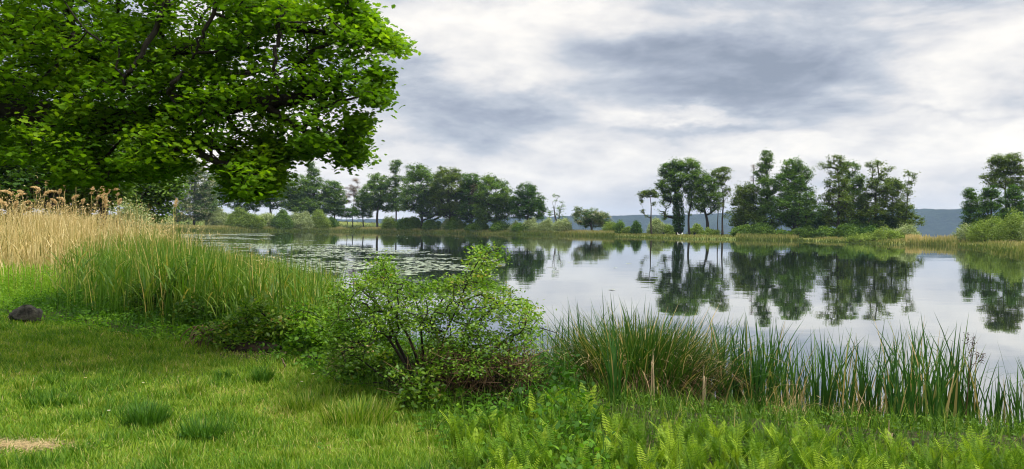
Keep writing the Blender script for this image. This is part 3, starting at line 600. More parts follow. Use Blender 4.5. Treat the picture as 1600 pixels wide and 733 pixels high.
# far-bank reeds and rough grass
rg = np.random.RandomState(11)
def along(poly, n, off0, off1, rng):
    poly = np.asarray(poly, float); L = np.hypot(*np.diff(poly, axis=0).T); k = rng.choice(len(L), n, p=L / L.sum()); t = rng.uniform(size=n)
    a = poly[k]; b = poly[k + 1]; nr_ = np.stack([-(b - a)[:, 1], (b - a)[:, 0]], -1); nr_ /= np.linalg.norm(nr_, axis=1)[:, None]
    return a + (b - a) * t[:, None] + nr_ * rng.uniform(off0, off1, n)[:, None], k + t
P2, u = along(FAR, 60000, -2.0, 9, rg)
sdv = shore_sd(P2[:, 0], P2[:, 1]); px_, _ = project(np.stack([P2[:, 0], P2[:, 1], P2[:, 0] * 0], -1))
dn = np.where(px_ < 960, 1.0, np.where(px_ < 1150, .22, np.where(px_ < 1255, .6, np.where(px_ < 1415, .3, np.where(px_ < 1495, 1.0, .22)))))
ok = (rg.uniform(size=len(P2)) < dn) & (sdv < 9); P2 = P2[ok]; sdv = sdv[ok]; px_ = px_[ok]
hgt = rg.uniform(.6, 1.35, len(P2)) * np.where(px_ < 960, 1.15, np.where(px_ < 1150, .5, np.where(px_ < 1255, .9, np.where(px_ < 1415, .5, np.where(px_ < 1495, 1.1, .6))))) * (.55 + .45 * sstep(-2, 1, sdv))
tnt = np.clip(.34 + .3 * sstep(0, 6, sdv) + .25 * wob(P2[:, 0], P2[:, 1], .06, 3) - .3 * (sdv < .4) + np.where((px_ > 1415) & (px_ < 1495), .25, 0) - np.where((px_ > 960) & (px_ < 1415), .15, 0) + rg.normal(0, .13, len(P2)), 0, 1)
mb = MB(); z = np.maximum(ground(P2[:, 0], P2[:, 1]), -.1)
blades(mb, np.stack([P2[:, 0], P2[:, 1], z], -1), hgt, .17, rg, .02, .25, 2, tnt, taper=.5)
tag(mb.build('far_reeds', M['farreed']), 'belt of tawny reeds and rough grass along the far waterline', 'reeds', kind='stuff')
P2 = np.stack([rg.uniform(-200, 130, 60000), rg.uniform(160, 400, 60000)], -1); sdv = shore_sd(P2[:, 0], P2[:, 1]); P2 = P2[(sdv > 6)]
mb = MB(); z = ground(P2[:, 0], P2[:, 1]); blades(mb, np.stack([P2[:, 0], P2[:, 1], z], -1), rg.uniform(.25, .6, len(P2)), .25, rg, .1, .6, 2, np.clip(.25 + .3 * wob(P2[:, 0], P2[:, 1], .03, 2) + rg.normal(0, .12, len(P2)), 0, .8))
tag(mb.build('meadow_grass', M['farreed']), 'rough meadow grass between the far trees', 'grass', kind='stuff')

# lily pads
P2 = np.stack([rg.uniform(-95, 8, 150000), rg.uniform(24, 190, 150000)], -1)
sdv = shore_sd(P2[:, 0], P2[:, 1]); px_, py_ = project(np.stack([P2[:, 0], P2[:, 1], P2[:, 0] * 0], -1))
reg = in_poly(px_, py_, [(280, 366), (420, 365), (440, 373), (560, 379), (680, 392), (780, 404), (790, 418), (720, 430), (600, 432), (470, 428), (330, 420)])
nz = wob(P2[:, 0] * .6, P2[:, 1], .05, 1) + .5 * wob(P2[:, 0], P2[:, 1], .25, 2)
ok = (sdv < -1.2) & (reg | (rg.uniform(size=len(P2)) < .006)) & (nz > .2); P2 = P2[ok]
n = len(P2); a6 = np.arange(7) / 7 * 2 * np.pi; R_ = rg.uniform(.09, .19, n)
v = np.stack([P2[:, 0, None] + R_[:, None] * np.cos(a6), P2[:, 1, None] + R_[:, None] * np.sin(a6), .012 + .012 * rg.uniform(-1, 1, (n, 7)).clip(-.4, 1)], -1)
mb = MB(); mb.add(v.reshape(-1, 3), np.arange(n * 7).reshape(n, 7), np.repeat(rg.uniform(0, 1, n), 7))
tag(mb.build('lily_pads', M['pad']), 'floating lily pads spread over the left part of the pond', 'water lilies', kind='stuff')

# ------------------------------------------------------------------ near-left reeds
def scatter(n, x0, x1, y0, y1, test, rng):
    x = rng.uniform(x0, x1, n); y = rng.uniform(y0, y1, n); s = shore_sd(x, y); ok = test(x, y, s); return x[ok], y[ok], s[ok]
def edge_out(x, y):
    e = seg_dist(x, y, LAWN_EDGE, False); return np.where(in_poly(x, y, LAWN), -e, e)
# dry golden reeds
x, y, s = scatter(150000, -75, -5, 15, 120, lambda x, y, s: (s > -1.2) & (s < 14) & (x > -.75 * y - 3) & (y > 15) & (rg.uniform(size=len(x)) < np.clip(30 / y, .25, 1)), rg)
_gx, _ = project(np.stack([x, y, x * 0], -1)); ok = rg.uniform(size=len(x)) < np.interp(_gx, [110, 170, 260], [1, .5, .3]); x, y, s = x[ok], y[ok], s[ok]
e = edge_out(x, y); ok = (e > 2.6) | ((e > 1.3) & (rg.uniform(size=len(e)) < .3 * (e - 1.1))); x, y, s = x[ok], y[ok], s[ok]
z = np.maximum(ground(x, y), -.15); pxx, _ = project(np.stack([x, y, z], -1))
gold = np.clip(.58 + .3 * wob(x, y, .45, 1) - .35 * (s < 1.2) + rg.normal(0, .24, len(x)), 0, 1)
h = rg.normal(1.9, .28, len(x)) * np.interp(pxx, [-100, 60, 130, 260, 400], [1.1, 1.08, 1.02, .92, .8])
wdt = np.clip(.011 * y / 20, .012, .05)
mb = MB(); P = np.stack([x, y, z], -1)
blades(mb, P, h, wdt, rg, rg.uniform(0, .2, len(x)), rg.uniform(.05, .8, len(x)), 4, gold, taper=.6)
k = rg.choice(len(x), int(len(x) * .6)); blades(mb, P[k] + np.array([0, 0, .0]) + np.stack([k * 0, k * 0, rg.uniform(.5, 1.2, len(k))], -1), rg.uniform(.35, .7, len(k)), wdt[k] * 1.5, rg, .4, 1.5, 3, gold[k])
k = rg.choice(len(x), int(len(x) * .45)); Q = P[k] + np.stack([rg.normal(0, .12, len(k)), k * 0, h[k] * rg.uniform(.82, 1.0, len(k))], -1)
idx = np.repeat(np.arange(len(Q)), 4); leaves(mb, Q[idx] + rg.normal(size=(len(idx), 3)) * [.02, .02, .06], np.clip(wdt[k][idx] * 4, .04, .12), rg.uniform(.5, 1, len(idx)), rg, KITE * [1, .45, 1], 0, .6)
tag(mb.build('dry_reeds', M['gold']), 'stand of dry golden reeds on the left bank', 'reeds', kind='stuff')
print('gold', len(x))
# green reeds in front and in the water
def gtest(x, y, s):
    return (s > -3.2) & (s < 3.6) & (x > -17) & (x < -2.3) & (rg.uniform(size=len(x)) < np.clip(1.15 - .28 * np.abs(s - .2), .12, 1)) & (edge_out(x, y) > .9)
x, y, s = scatter(90000, -17, -2.3, 10, 34, gtest, rg)
z = np.maximum(ground(x, y), -.2); px_, _ = project(np.stack([x, y, z], -1))
ok = rg.uniform(size=len(x)) < np.interp(px_, [50, 210, 330, 440, 520, 545], [.05, 1, 1, .55, .5, 0]) * np.interp(wob(x, y, .9, 2), [-.6, .3], [.35, 1]); x, y, s, z = x[ok], y[ok], s[ok], z[ok]
mb = MB(); n = len(x); P = np.stack([x, y, z], -1)
blades(mb, P, rg.normal(1.25, .22, n) * np.interp(wob(x, y, .8, 3), [-1, 1], [.62, 1.12]), rg.uniform(.012, .022, n), rg, rg.uniform(0, .12, n), rg.uniform(.05, .5, n), 4, np.clip(.36 + .25 * wob(x, y, .45, 1) + rg.normal(0, .2, n) + .5 * (rg.uniform(size=n) < .12), 0, 1))
k = rg.choice(n, n); P3 = P[k].copy(); P3[:, 2] += rg.uniform(.2, .8, len(k)); blades(mb, P3, rg.uniform(.3, .6, len(k)), rg.uniform(.016, .03, len(k)), rg, .35, 1.5, 3, np.clip(rg.normal(.5, .2, len(k)), 0, 1))
tag(mb.build('green_reeds', M['reed']), 'dense young green reeds standing at the left waterline', 'reeds', kind='stuff')
print('green', n)

# plumed reed stalks
def make_plume(px, py, d, hs, bend):
    top = pt(px, py, d); bx_, by_ = top[0] - bend * .35, d; base = np.array([bx_, by_, max(gz(bx_, by_), 0)])
    root = empty('plumed_reed', base, 'tall dry reed with feathery tan plume above the left reeds', 'reed', 'plumed reeds standing above the dry reed bed')
    rng = np.random.RandomState(int(px * 3 + py)); P = spline([base, base * .5 + top * .5 + np.array([-.06 * bend, 0, 0]), top], 5)
    sb = MB(); tube(sb, P, np.linspace(.009, .005, len(P)), 5, .45); sb.build('stem', M['gold'], root)
    pb = MB(); L = hs; t = rng.uniform(0, 1, 320); axis = np.array([bend * .5, rng.normal(0, .2), .9]); axis /= np.linalg.norm(axis)
    cc = top + np.outer(t * L, axis) + np.stack([bend * .22 * t * t, 0 * t, -.24 * abs(bend) * t * t], -1)
    w_ = L * .22 * np.sin(np.clip(t * .93 + .07, 0, 1) * np.pi) ** .7
    cc = cc + rng.normal(size=cc.shape) * (w_ * .45)[:, None] * [1, 1, .5]
    leaves(pb, cc, .055, rng.uniform(0, 1, len(t)), rng, KITE * [1, .5, 1], 0, .8); pb.build('plume', M['plume'], root)
    return root
for (px, py, hs, b) in [(18, 305, .34, -.8), (10, 322, .3, -.7), (26, 308, .3, .6), (35, 303, .22, -.5), (62, 298, .34, -.8), (70, 305, .36, .9), (72, 288, .26, .6), (57, 303, .2, .2), (100, 290, .3, -.3), (119, 285, .34, .1),
                        (93, 303, .2, .2), (100, 315, .26, -.6), (114, 312, .28, .5), (143, 303, .28, .1), (129, 318, .2, .2), (152, 312, .2, .2), (160, 310, .4, -.1), (166, 306, .3, .3), (183, 305, .34, -.1), (165, 325, .36, .1),
                        (88, 318, .24, -.4), (25, 325, .3, .3), (37, 320, .26, .5), (2, 317, .3, -.5), (274, 323, .4, .1), (78, 325, .2, -.2), (46, 328, .2, .3), (186, 320, .25, .2)]:
    make_plume(px, py, 22 + (px * 7 % 5) if px < 250 else 34, hs, b)

# ------------------------------------------------------------------ the big oak, upper left
def big_oak():
    rng = np.random.RandomState(21)
    base = np.array([-8.6, 10.2, .0]); base[2] = gz(base[0], base[1]) - .1
    root = empty('oak_tree', base, 'big spreading tree overhanging the lawn from the upper left', 'tree')
    tb = MB()
    tr = spline([base, base + [.05, 0, 1.5], base + [.1, -.1, 3.2], base + [.0, -.2, 5.5], base + [.3, 0, 8]], 6)
    tube(tb, tr, np.interp(np.linspace(0, 1, len(tr)), [0, .06, .3, .6, 1], [.85, .6, .5, .36, .08]), 14, .5, .07, rng)
    limbs = [  # (px, py, depth) along each limb
        ([tuple(base + [.1, -.1, 3.0]), (-60, 160, 9.9), (30, 172, 9.8), (110, 183, 9.6), (190, 190, 9.4), (260, 180, 9.0), (330, 165, 8.5), (410, 160, 8.5), (480, 150, 8.5), (540, 120, 8.6)], .24, .02),
        ([(190, 190, 8.7), (240, 215, 8.3), (300, 235, 8.0), (350, 255, 7.9), (400, 270, 7.9)], .07, .01),
        ([(410, 160, 8.5), (450, 190, 8.3), (500, 215, 8.2), (540, 240, 8.2)], .05, .01),
        ([tuple(base + [.05, -.15, 4.6]), (-60, 60, 9.8), (10, 50, 9.4), (60, 35, 9.2), (115, 62, 9.0), (140, 78, 8.8), (220, 90, 8.6), (300, 75, 8.5), (380, 55, 8.6), (470, 45, 8.7), (560, 60, 8.8)], .16, .015),
        ([(140, 78, 8.8), (116, 60, 8.9), (112, 20, 9.0), (105, -40, 9.2)], .06, .03),
        ([(262, 0, 7.6), (245, 40, 7.5), (222, 85, 7.45), (205, 108, 7.45), (196, 118, 7.45), (192, 142, 7.5)], .03, .016),
        ([(345, -20, 7.6), (332, 20, 7.5), (312, 65, 7.5), (300, 90, 7.6)], .025, .01),
        ([(330, 165, 8.5), (268, 150, 7.7), (275, 125, 7.5), (290, 110, 7.6)], .035, .01),
        ([(436, 15, 7.6), (434, 60, 7.5), (430, 100, 7.5), (436, 150, 7.6)], .028, .01),
        ([(480, 150, 8.5), (470, 95, 8.4), (520, 70, 8.4), (580, 60, 8.5)], .035, .01),
        ([tuple(base + [.1, -.1, 5.5]), (-20, -60, 9.5), (120, -110, 9.2), (300, -90, 9.0), (450, -60, 9.2)], .16, .03),
        ([tuple(base + [.1, 0, 4.0]), (-40, 120, 11.5), (120, 130, 12.3), (300, 120, 12.6), (430, 110, 12.4)], .16, .03),
        ([tuple(base + [.0, -.2, 5.2]), (-140, -120, 7.8), (0, -150, 6.9), (150, -160, 6.5), (300, -140, 6.6)], .14, .02)]
    seeds = []; sp_ = []
    for pts, r0, r1 in limbs:
        W3 = [np.array(p) if not (abs(p[0]) > 15 or abs(p[1]) > 15) else pt(*p) for p in pts]
        c = spline(W3, 5); t = np.linspace(0, 1, len(c)); c = c + rng.normal(0, .012, c.shape)
        tube(tb, c, r0 * (1 - t) ** .8 + r1 * t, 8 if r0 > .05 else 5, .5, .08, rng)
        seeds.append(c[2:]); sp_ += list(np.linalg.norm(c[2:] - base, axis=1) * .8)
    for q in tr[14:]: seeds.append(q[None]); sp_.append(np.linalg.norm(q - base) * .7)
    seeds = np.concatenate(seeds)
    # silhouette of the visible crown, in picture pixels, used to shape the real crown in depth
    SIL = [(-700, -600), (545, -600), (560, -60), (520, -15), (530, 10), (565, 28), (600, 42), (622, 62), (627, 78), (600, 98), (590, 112), (602, 135), (598, 165), (575, 172), (560, 158), (545, 160), (538, 185),
           (545, 215), (565, 245), (560, 262), (535, 255), (522, 235), (500, 238), (475, 248), (462, 235), (452, 215), (440, 212), (445, 235), (440, 262), (438, 295), (425, 305), (400, 312), (372, 315), (358, 290), (345, 262), (330, 246),
           (315, 240), (300, 246), (288, 262), (262, 275), (235, 280), (205, 285), (180, 300), (160, 290), (110, 285), (60, 262), (0, 258), (-300, 300), (-700, 200)]
    HOLES = [(215, 12, 24, 14), (115, 62, 12, 22), (288, 8, 10, 16), (330, 22, 12, 10), (352, 38, 8, 8), (455, 205, 10, 10), (250, 175, 5, 5), (400, 232, 6, 5), (118, 40, 8, 12), (470, 8, 6, 5), (590, 125, 12, 8), (470, 180, 8, 6), (395, 20, 6, 6), (538, 190, 11, 20), (450, 222, 13, 24), (488, 246, 16, 6), (512, 100, 6, 7), (380, 120, 6, 5), (580, 108, 14, 6), (60, 10, 10, 6)]
    C = []
    for (n, d0, d1) in ((2200, 7.4, 10.0),):
        px = rng.uniform(-120, 620, n * 3); py = rng.uniform(-80, 315, n * 3); dd = rng.uniform(d0, d1, n * 3)
        jx, jy = rng.normal(0, 6, px.shape) + 9 * np.sin(py * .11) + 5 * np.sin(py * .23), rng.normal(0, 5, px.shape) + 6 * np.sin(px * .09); ok = in_poly(px + jx, py + jy, SIL)
        for (hx, hy, a_, b_) in HOLES: ok &= ((px - hx) / (a_ + 6)) ** 2 + ((py - hy) / (b_ + 6)) ** 2 > 1
        nn = wob(px * .01, py * .016 + dd, 2.6, 1); ok &= (nn > np.where(px > 380, .06, -.08)) & ~((px < 95) & (np.abs(py - 172) < 19) & (dd < 9.6))
        px, py, dd = px[ok][:n], py[ok][:n], dd[ok][:n]
        C.append(np.array([pt(a, b, c) for a, b, c in zip(px, py, dd)]))
    q = rng.normal(size=(5200, 3)); q /= np.linalg.norm(q, axis=1)[:, None]; q *= (rng.uniform(.25, 1, 5200) ** .4)[:, None]
    q = np.array([-8.3, 10.5, 6.6]) + q * np.array([7.0, 5.6, 4.6])
    px, py = project(q); ok = in_poly(px, py, SIL) & (q[:, 1] > 4.6) & (q[:, 2] > 2.4)
    for (hx, hy, a_, b_) in HOLES: ok &= ((px - hx) / (a_ + 5)) ** 2 + ((py - hy) / (b_ + 5)) ** 2 > 1
    ok &= wob(q[:, 0] * .8, q[:, 2] * 1.4 + q[:, 1], .8, 2) > -.25; ok |= (q[:, 1] < 4.6) & (q[:, 2] > 4.5)
    q = q[ok][:850]; C.append(q)
    C = np.concatenate(C)
    px, py = project(C + [.06, 0, 0]); px2, py2 = project(C - [0, 0, .06]); C = C[(in_poly(px, py, SIL) & in_poly(px2, py2, SIL)) | (C[:, 1] < 4.6)]
    E = []
    for (cx, cy, rx, ry, n) in [(545, 8, 22, 12, 14), (566, 24, 16, 8, 12), (552, 215, 14, 26, 34), (548, 245, 16, 14, 30), (500, 225, 20, 12, 34), (472, 232, 12, 14, 22), (410, 275, 28, 26, 110), (385, 295, 22, 14, 60), (425, 245, 18, 24, 60), (612, 72, 14, 9, 24), (592, 118, 12, 8, 16), (586, 150, 14, 14, 34), (575, 50, 24, 12, 40),
                                (560, 190, 12, 10, 16), (365, 262, 16, 18, 40), (440, 20, 70, 16, 60), (530, -10, 30, 14, 24), (250, 262, 40, 14, 50), (150, 275, 60, 16, 70)]:
        for _ in range(n): E.append(pt(cx + rng.normal(0, .45) * rx, cy + rng.normal(0, .45) * ry, rng.uniform(8.0, 9.3)))
    C = np.concatenate([C, np.array(E)])
    nodes, par = grow(seeds, sp_, C, .3)
    branch_mesh(tb, nodes, par, len(seeds), .0035, 2.1, .05, 4, .03, rng)
    tb.build('trunk', M['barkdark'], root, smooth=True)
    cb = MB(); nl = 28; idx = np.repeat(np.arange(len(C)), nl)
    ct = np.clip(.45 + .25 * wob(C[:, 0] * 1.2, C[:, 2] * 1.5, .5, 2) + rng.normal(0, .12, len(C)), 0, 1)
    P = C[idx] + rng.normal(size=(len(idx), 3)) * np.array([.09, .11, .045])
    leaves(cb, P, .068 * rng.uniform(.7, 1.35, len(P)), np.clip(ct[idx] + rng.normal(0, .13, len(idx)), 0, 1), rng, LOBE, .95, .25)
    cb.build('crown', M['oak'], root)
    print('oak clumps', len(C))
big_oak()

# ------------------------------------------------------------------ briar bush in the middle foreground
def briar():
    rng = np.random.RandomState(8); D = 7.1
    b2 = pt(690, 655, D); base = np.array([b2[0], D, gz(b2[0], D) - .03])
    root = empty('briar_bush', base, 'large thorny briar bush with arching leafy stems in the middle foreground', 'bush')
    tb = MB(); seeds = []; spth = []
    arcs = [[(660, 610), (625, 545), (600, 490), (560, 450), (520, 440)], [(665, 600), (640, 530), (612, 480), (600, 430), (596, 402)], [(670, 600), (660, 540), (655, 490), (640, 450), (615, 432)],
            [(690, 610), (690, 540), (715, 480), (735, 430), (755, 400), (780, 388)], [(700, 610), (720, 550), (750, 500), (790, 470), (830, 470)], [(715, 620), (755, 570), (790, 530), (832, 512), (870, 520)],
            [(650, 620), (600, 590), (560, 560), (520, 548)], [(705, 610), (705, 540), (700, 480), (690, 450)], [(725, 630), (780, 600), (820, 590), (838, 600)], [(655, 600), (600, 520), (560, 500), (515, 500)],
            [(680, 600), (672, 540), (690, 470), (730, 440), (800, 455)], [(660, 630), (600, 600), (570, 600), (530, 600)]]
    for i, a in enumerate(arcs):
        dd = D + rng.uniform(-.75, .75); g0 = base + rng.normal(0, .12, 3) * [1, 1, 0]
        P = [g0] + [pt(x, y, D + (dd - D) * (k + 1) / len(a)) for k, (x, y) in enumerate(a)]
        c = spline(P, 6); t = np.linspace(0, 1, len(c)); tube(tb, c, (.021 - .004 * (i % 4)) * (1 - t) + .003, 6, .5, .08, rng)
        seeds.append(c[4:]); spth += list(np.linspace(.2, 1.4, len(c) - 4))
    seeds = np.concatenate(seeds)
    SIL = [(505, 600), (512, 540), (505, 500), (512, 455), (545, 432), (575, 425), (588, 398), (610, 400), (618, 428), (650, 440), (690, 436), (722, 432), (738, 400), (752, 385), (795, 392), (785, 412), (765, 425), (770, 448), (800, 455), (832, 470), (845, 500), (835, 540),
           (845, 600), (838, 650), (790, 672), (720, 690), (660, 690), (640, 650), (628, 600), (600, 575), (560, 560)]
    GAPS = [(640, 548, 30, 34), (600, 555, 22, 18), (700, 515, 12, 12), (770, 510, 14, 8), (655, 470, 8, 6), (815, 560, 10, 18), (745, 470, 10, 8), (560, 520, 14, 10), (610, 470, 8, 5), (688, 470, 9, 7)]
    n = 5200; px = rng.uniform(500, 850, n); py = rng.uniform(384, 695, n); dd = rng.normal(0, .38, n).clip(-.9, .9) + D
    ok = in_poly(px, py, SIL)
    for (hx, hy, a_, b_) in GAPS: ok &= ((px - hx) / a_) ** 2 + ((py - hy) / b_) ** 2 > 1
    ok &= rng.uniform(size=n) < np.where(py > 590, .11, .62)
    C = np.array([pt(a, b, c) for a, b, c in zip(px[ok], py[ok], dd[ok])])
    C[:, 2] = np.maximum(C[:, 2], ground(C[:, 0], C[:, 1]) + .04); C = C[:1100]
    nodes, par = grow(seeds, spth, C, .25); branch_mesh(tb, nodes, par, len(seeds), .0016, 2.1, .008, 4, .02, rng)
    tb.build('stems', M['barkdark'], root, smooth=True)
    idx = np.repeat(np.arange(len(C)), 22); cb = MB(); ct = np.clip(.5 + .3 * wob(C[:, 0] * 3, C[:, 2] * 3, .5, 1) + rng.normal(0, .13, len(C)), 0, 1)
    P = C[idx] + rng.normal(size=(len(idx), 3)) * [.05, .05, .028]
    leaves(cb, P, .034, np.clip(ct[idx] + rng.normal(0, .12, len(idx)), 0, 1), rng, OVAL, .7, .2); cb.build('foliage', M['rose'], root)
    # tangle of dead brown twigs in its lower right half
    db = MB(); m = 1000; A = np.array([pt(a, b, D - .1 + rng.uniform(-.35, .45)) for a, b in zip(rng.uniform(650, 832, m), rng.uniform(560, 690, m))])
    A[:, 2] = np.maximum(A[:, 2], gz(base[0], D)); dr = rng.normal(size=(m, 3)) * [.5, .5, .4] + [0, 0, .55]; dr /= np.linalg.norm(dr, axis=1)[:, None]
    B = A + dr * rng.uniform(.15, .5, m)[:, None]; Mid = (A + B) / 2 + rng.normal(0, .03, (m, 3)); tt = rng.uniform(0, 1, m)
    cones(db, A, Mid, .0035, .0028, 3, tt); cones(db, Mid, B, .0028, .0012, 3, tt); db.build('dead_twigs', M['twig'], root)
    ib = MB(); m = 1500; A = np.array([pt(a, b, D + rng.uniform(-.3, .5)) for a, b in zip(rng.uniform(632, 830, m), rng.uniform(585, 700, m))]); A[:, 2] = np.maximum(A[:, 2], gz(base[0], D))
    dr = rng.normal(size=(m, 3)) * [.8, .8, .5] + [0, 0, .4]; dr /= np.linalg.norm(dr, axis=1)[:, None]; cones(ib, A, A + dr * rng.uniform(.12, .4, m)[:, None], .004, .0015, 3); ib.build('inner_twigs', M['barkdark'], root)
briar()

# small bushes and bank features on the left
def bushy(name, label, px, py, d, rx, rz, ncl, mat, leafs, rng, group=None, upb=.6, cat='bush', shape=OVAL, spread=.06, lean=0.0):
    c = pt(px, py, d); base = np.array([c[0], d, gz(c[0], d) - .03]); root = empty(name, base, label, cat, group)
    q = rng.normal(size=(ncl, 3)); q /= np.linalg.norm(q, axis=1)[:, None]; q *= (rng.uniform(.2, 1, ncl) ** .5)[:, None]; q[:, 2] = q[:, 2] * .5 + .5
    q *= (1 + .28 * np.sin(q[:, 0] * 5 + px) + .22 * np.sin(q[:, 2] * 8 + py))[:, None]
    C = base + q * [rx, rx * .8, rz * 1.0] + [0, 0, .05]; C[:, 0] += lean * (C[:, 2] - base[2]); C[:, 2] = np.maximum(C[:, 2], base[2] + .04)
    tb = MB(); seeds = spline([base, base + [.0, 0, rz * .3], base + [rx * .1, 0, rz * .6]], 4); tube(tb, seeds, np.linspace(.03, .008, len(seeds)), 6)
    nodes, par = grow(seeds, [0] * len(seeds), C, .3); branch_mesh(tb, nodes, par, len(seeds), .0022, 2.1, .02, 4, 0, rng); tb.build('stems', M['barkdark'], root)
    idx = np.repeat(np.arange(ncl), 20); P = C[idx] + rng.normal(size=(len(idx), 3)) * spread; cb = MB()
    leaves(cb, P, leafs, np.clip(rng.normal(.45, .22, ncl)[idx] + rng.normal(0, .12, len(idx)), 0, 1), rng, shape, upb); cb.build('foliage', M[mat], root); return root
rg = np.random.RandomState(3)
bushy('elder_bush', 'dark elder bush with a leaning top at the edge of the shaded lawn', 225, 502, 12.6, .42, .85, 150, 'dark', .055, rg, upb=.5, lean=.55)
bushy('elder_bush', 'small dark sprawling bush right of the leaning dark bush', 318, 505, 11.6, .35, .38, 70, 'dark', .06, rg)
bushy('bramble_bush', 'light green bramble above the dark hollow in the bank', 425, 520, 10.0, .5, .55, 140, 'rose', .06, rg, 'brambles along the eroded bank')
bushy('bramble_bush', 'dark leafy bramble hanging over the bank hollow', 372, 530, 9.75, .45, .3, 70, 'rose', .055, rg, 'brambles along the eroded bank')
bushy('bramble_bush', 'bright leafy bramble left of the briar bush', 520, 560, 9.2, .5, .5, 140, 'herb', .06, rg, 'brambles along the eroded bank')
bushy('bramble_bush', 'low bramble creeping over the bank below the briar stems', 590, 590, 8.0, .45, .35, 110, 'rose', .05, rg, 'brambles along the eroded bank')
bushy('bramble_bush', 'leafy bramble sprig in front of the briar bush', 655, 690, 6.5, .22, .34, 34, 'rose', .05, rg, 'brambles along the eroded bank')

def lump(name, label, px, py, d, size, mat, seed, cat, amp=.3):
    rng = np.random.RandomState(seed); c = pt(px, py, d); base = np.array([c[0], d, gz(c[0], d)])
    th = np.linspace(0, 2 * np.pi, 28, endpoint=False); ph = np.linspace(-.25, np.pi / 2, 12); Th, Ph = np.meshgrid(th, ph)
    D_ = np.stack([np.cos(Th) * np.cos(Ph), np.sin(Th) * np.cos(Ph), np.sin(Ph)], -1); n_ = 0
    for f in range(7):
        k = rng.normal(size=3) * (1.2 + f * .8); n_ = n_ + np.sin(D_ @ k + rng.uniform(0, 6)) / (1 + f * .6)
    R_ = 1 + amp * n_ * .5 + rng.uniform(-.11, .11, Th.shape); v = D_ * R_[..., None] * np.array(size)
    i = np.arange(11)[:, None] * 28; s_ = np.arange(28)[None]; j = (s_ + 1) % 28
    F = np.stack([i + s_, i + j, i + 28 + j, i + 28 + s_], -1).reshape(-1, 4)
    mb = MB(); mb.add(base + v.reshape(-1, 3), [F, (np.arange(28) + 11 * 28)[None]]); o = mb.build(name, M[mat], loc=base, smooth=False); return tag(o, label, cat)
lump('rock', 'dark craggy rock lying on the shaded lawn at the left', 40, 500, 12.2, (.29, .2, .14), 'rock', 5, 'rock', .6)
def roots(name, label, px, py, d, n, R, mat, seed, cat, hz_=.25):
    rng = np.random.RandomState(seed); c = pt(px, py, d); b = np.array([c[0], d, gz(c[0], d)]); mb = MB()
    for k in range(n):
        a = rng.uniform(0, 6.28); r = R * rng.uniform(.5, 1.1); s0 = b + [rng.normal(0, R * .12), rng.normal(0, R * .12), hz_ * rng.uniform(.4, 1)]
        P = spline([s0, s0 + [np.cos(a) * r * .4, np.sin(a) * r * .4, hz_ * .35], s0 + [np.cos(a) * r * .8, np.sin(a) * r * .8, -hz_ * .3], [b[0] + np.cos(a) * r, b[1] + np.sin(a) * r, b[2] - .02]], 4)
        tube(mb, P, np.linspace(.012, .004, len(P)) * rng.uniform(.5, 1.3), 4, rng.uniform(0, 1))
    return tag(mb.build(name, M[mat], loc=b), label, cat)
roots('root_tangle', 'tangle of pale dead roots at the bank left of the briar bush', 553, 598, 8.25, 60, .33, 'straw', 3, 'roots')
roots('root_tangle', 'dark twiggy debris heap at the hollow end of the eroded bank', 330, 545, 10.0, 40, .4, 'twig', 12, 'roots', .2)
lump('earth_bank', 'dark overhanging clod of earth in the eroded bank', 392, 572, 9.6, (.32, .13, .1), 'soil', 8, 'earth bank', .35)
lump('earth_bank', 'smaller dark earth clod beside the bramble on the bank', 500, 598, 8.8, (.2, .12, .08), 'soil', 15, 'earth bank', .35)

# undergrowth between lawn and reeds
x, y, s = scatter(230000, -20, 0.6, 4.2, 30, lambda x, y, s: (s > .05) & (s < 9) & (x > -.72 * y - 1), rg)
e = edge_out(x, y); ok = (e > .02) & (e < 5) & (rg.uniform(size=len(x)) < np.clip(9 / y, .3, 1)); x, y, s, e = x[ok], y[ok], s[ok], e[ok]
dirt = np.exp(-((x + 3.5) / 1.0) ** 2 - ((y - 9.4) / .3) ** 2); ok = rg.uniform(size=len(x)) > dirt * .8; x, y, s, e = x[ok], y[ok], s[ok], e[ok]
z = ground(x, y); n = len(x); mb = MB(); hb = np.interp(e, [0, .5, 1.2, 3, 5], [.07, .2, .38, .5, .5]) * np.interp(wob(x, y, .9, 1), [-1, 1], [.5, 1.3])
tn = np.clip(.5 + .3 * wob(x, y, .5, 2) + .25 * (x < -9) - .34 * sstep(.2, 1.0, e) * (1 - sstep(2.2, 3.4, e)) * (x > -9.5) - .08 * (x > -6) + rg.normal(0, .15, n), 0, 1)
P = np.stack([x, y, z], -1)
m = rg.uniform(size=n) < .72
blades(mb, P[m], hb[m] * rg.uniform(.5, 1.5, m.sum()), np.where(y[m] > 14, .014, .009), rg, .1, rg.uniform(.3, 1.3, m.sum()), 3, tn[m])
idx = np.repeat(np.where(~m)[0], 6); P4 = P[idx] + rg.normal(size=(len(idx), 3)) * [.06, .06, 0]; P4[:, 2] += hb[idx] * rg.uniform(.1, 1, len(idx))
leaves(mb, P4, .055, np.clip(tn[idx] + rg.normal(0, .1, len(idx)), 0, 1), rg, OVAL, .7)
tag(mb.build('undergrowth', M['herb']), 'nettles and tall herbs between the lawn and the reeds', 'undergrowth', kind='stuff')
print('undergrowth', n)

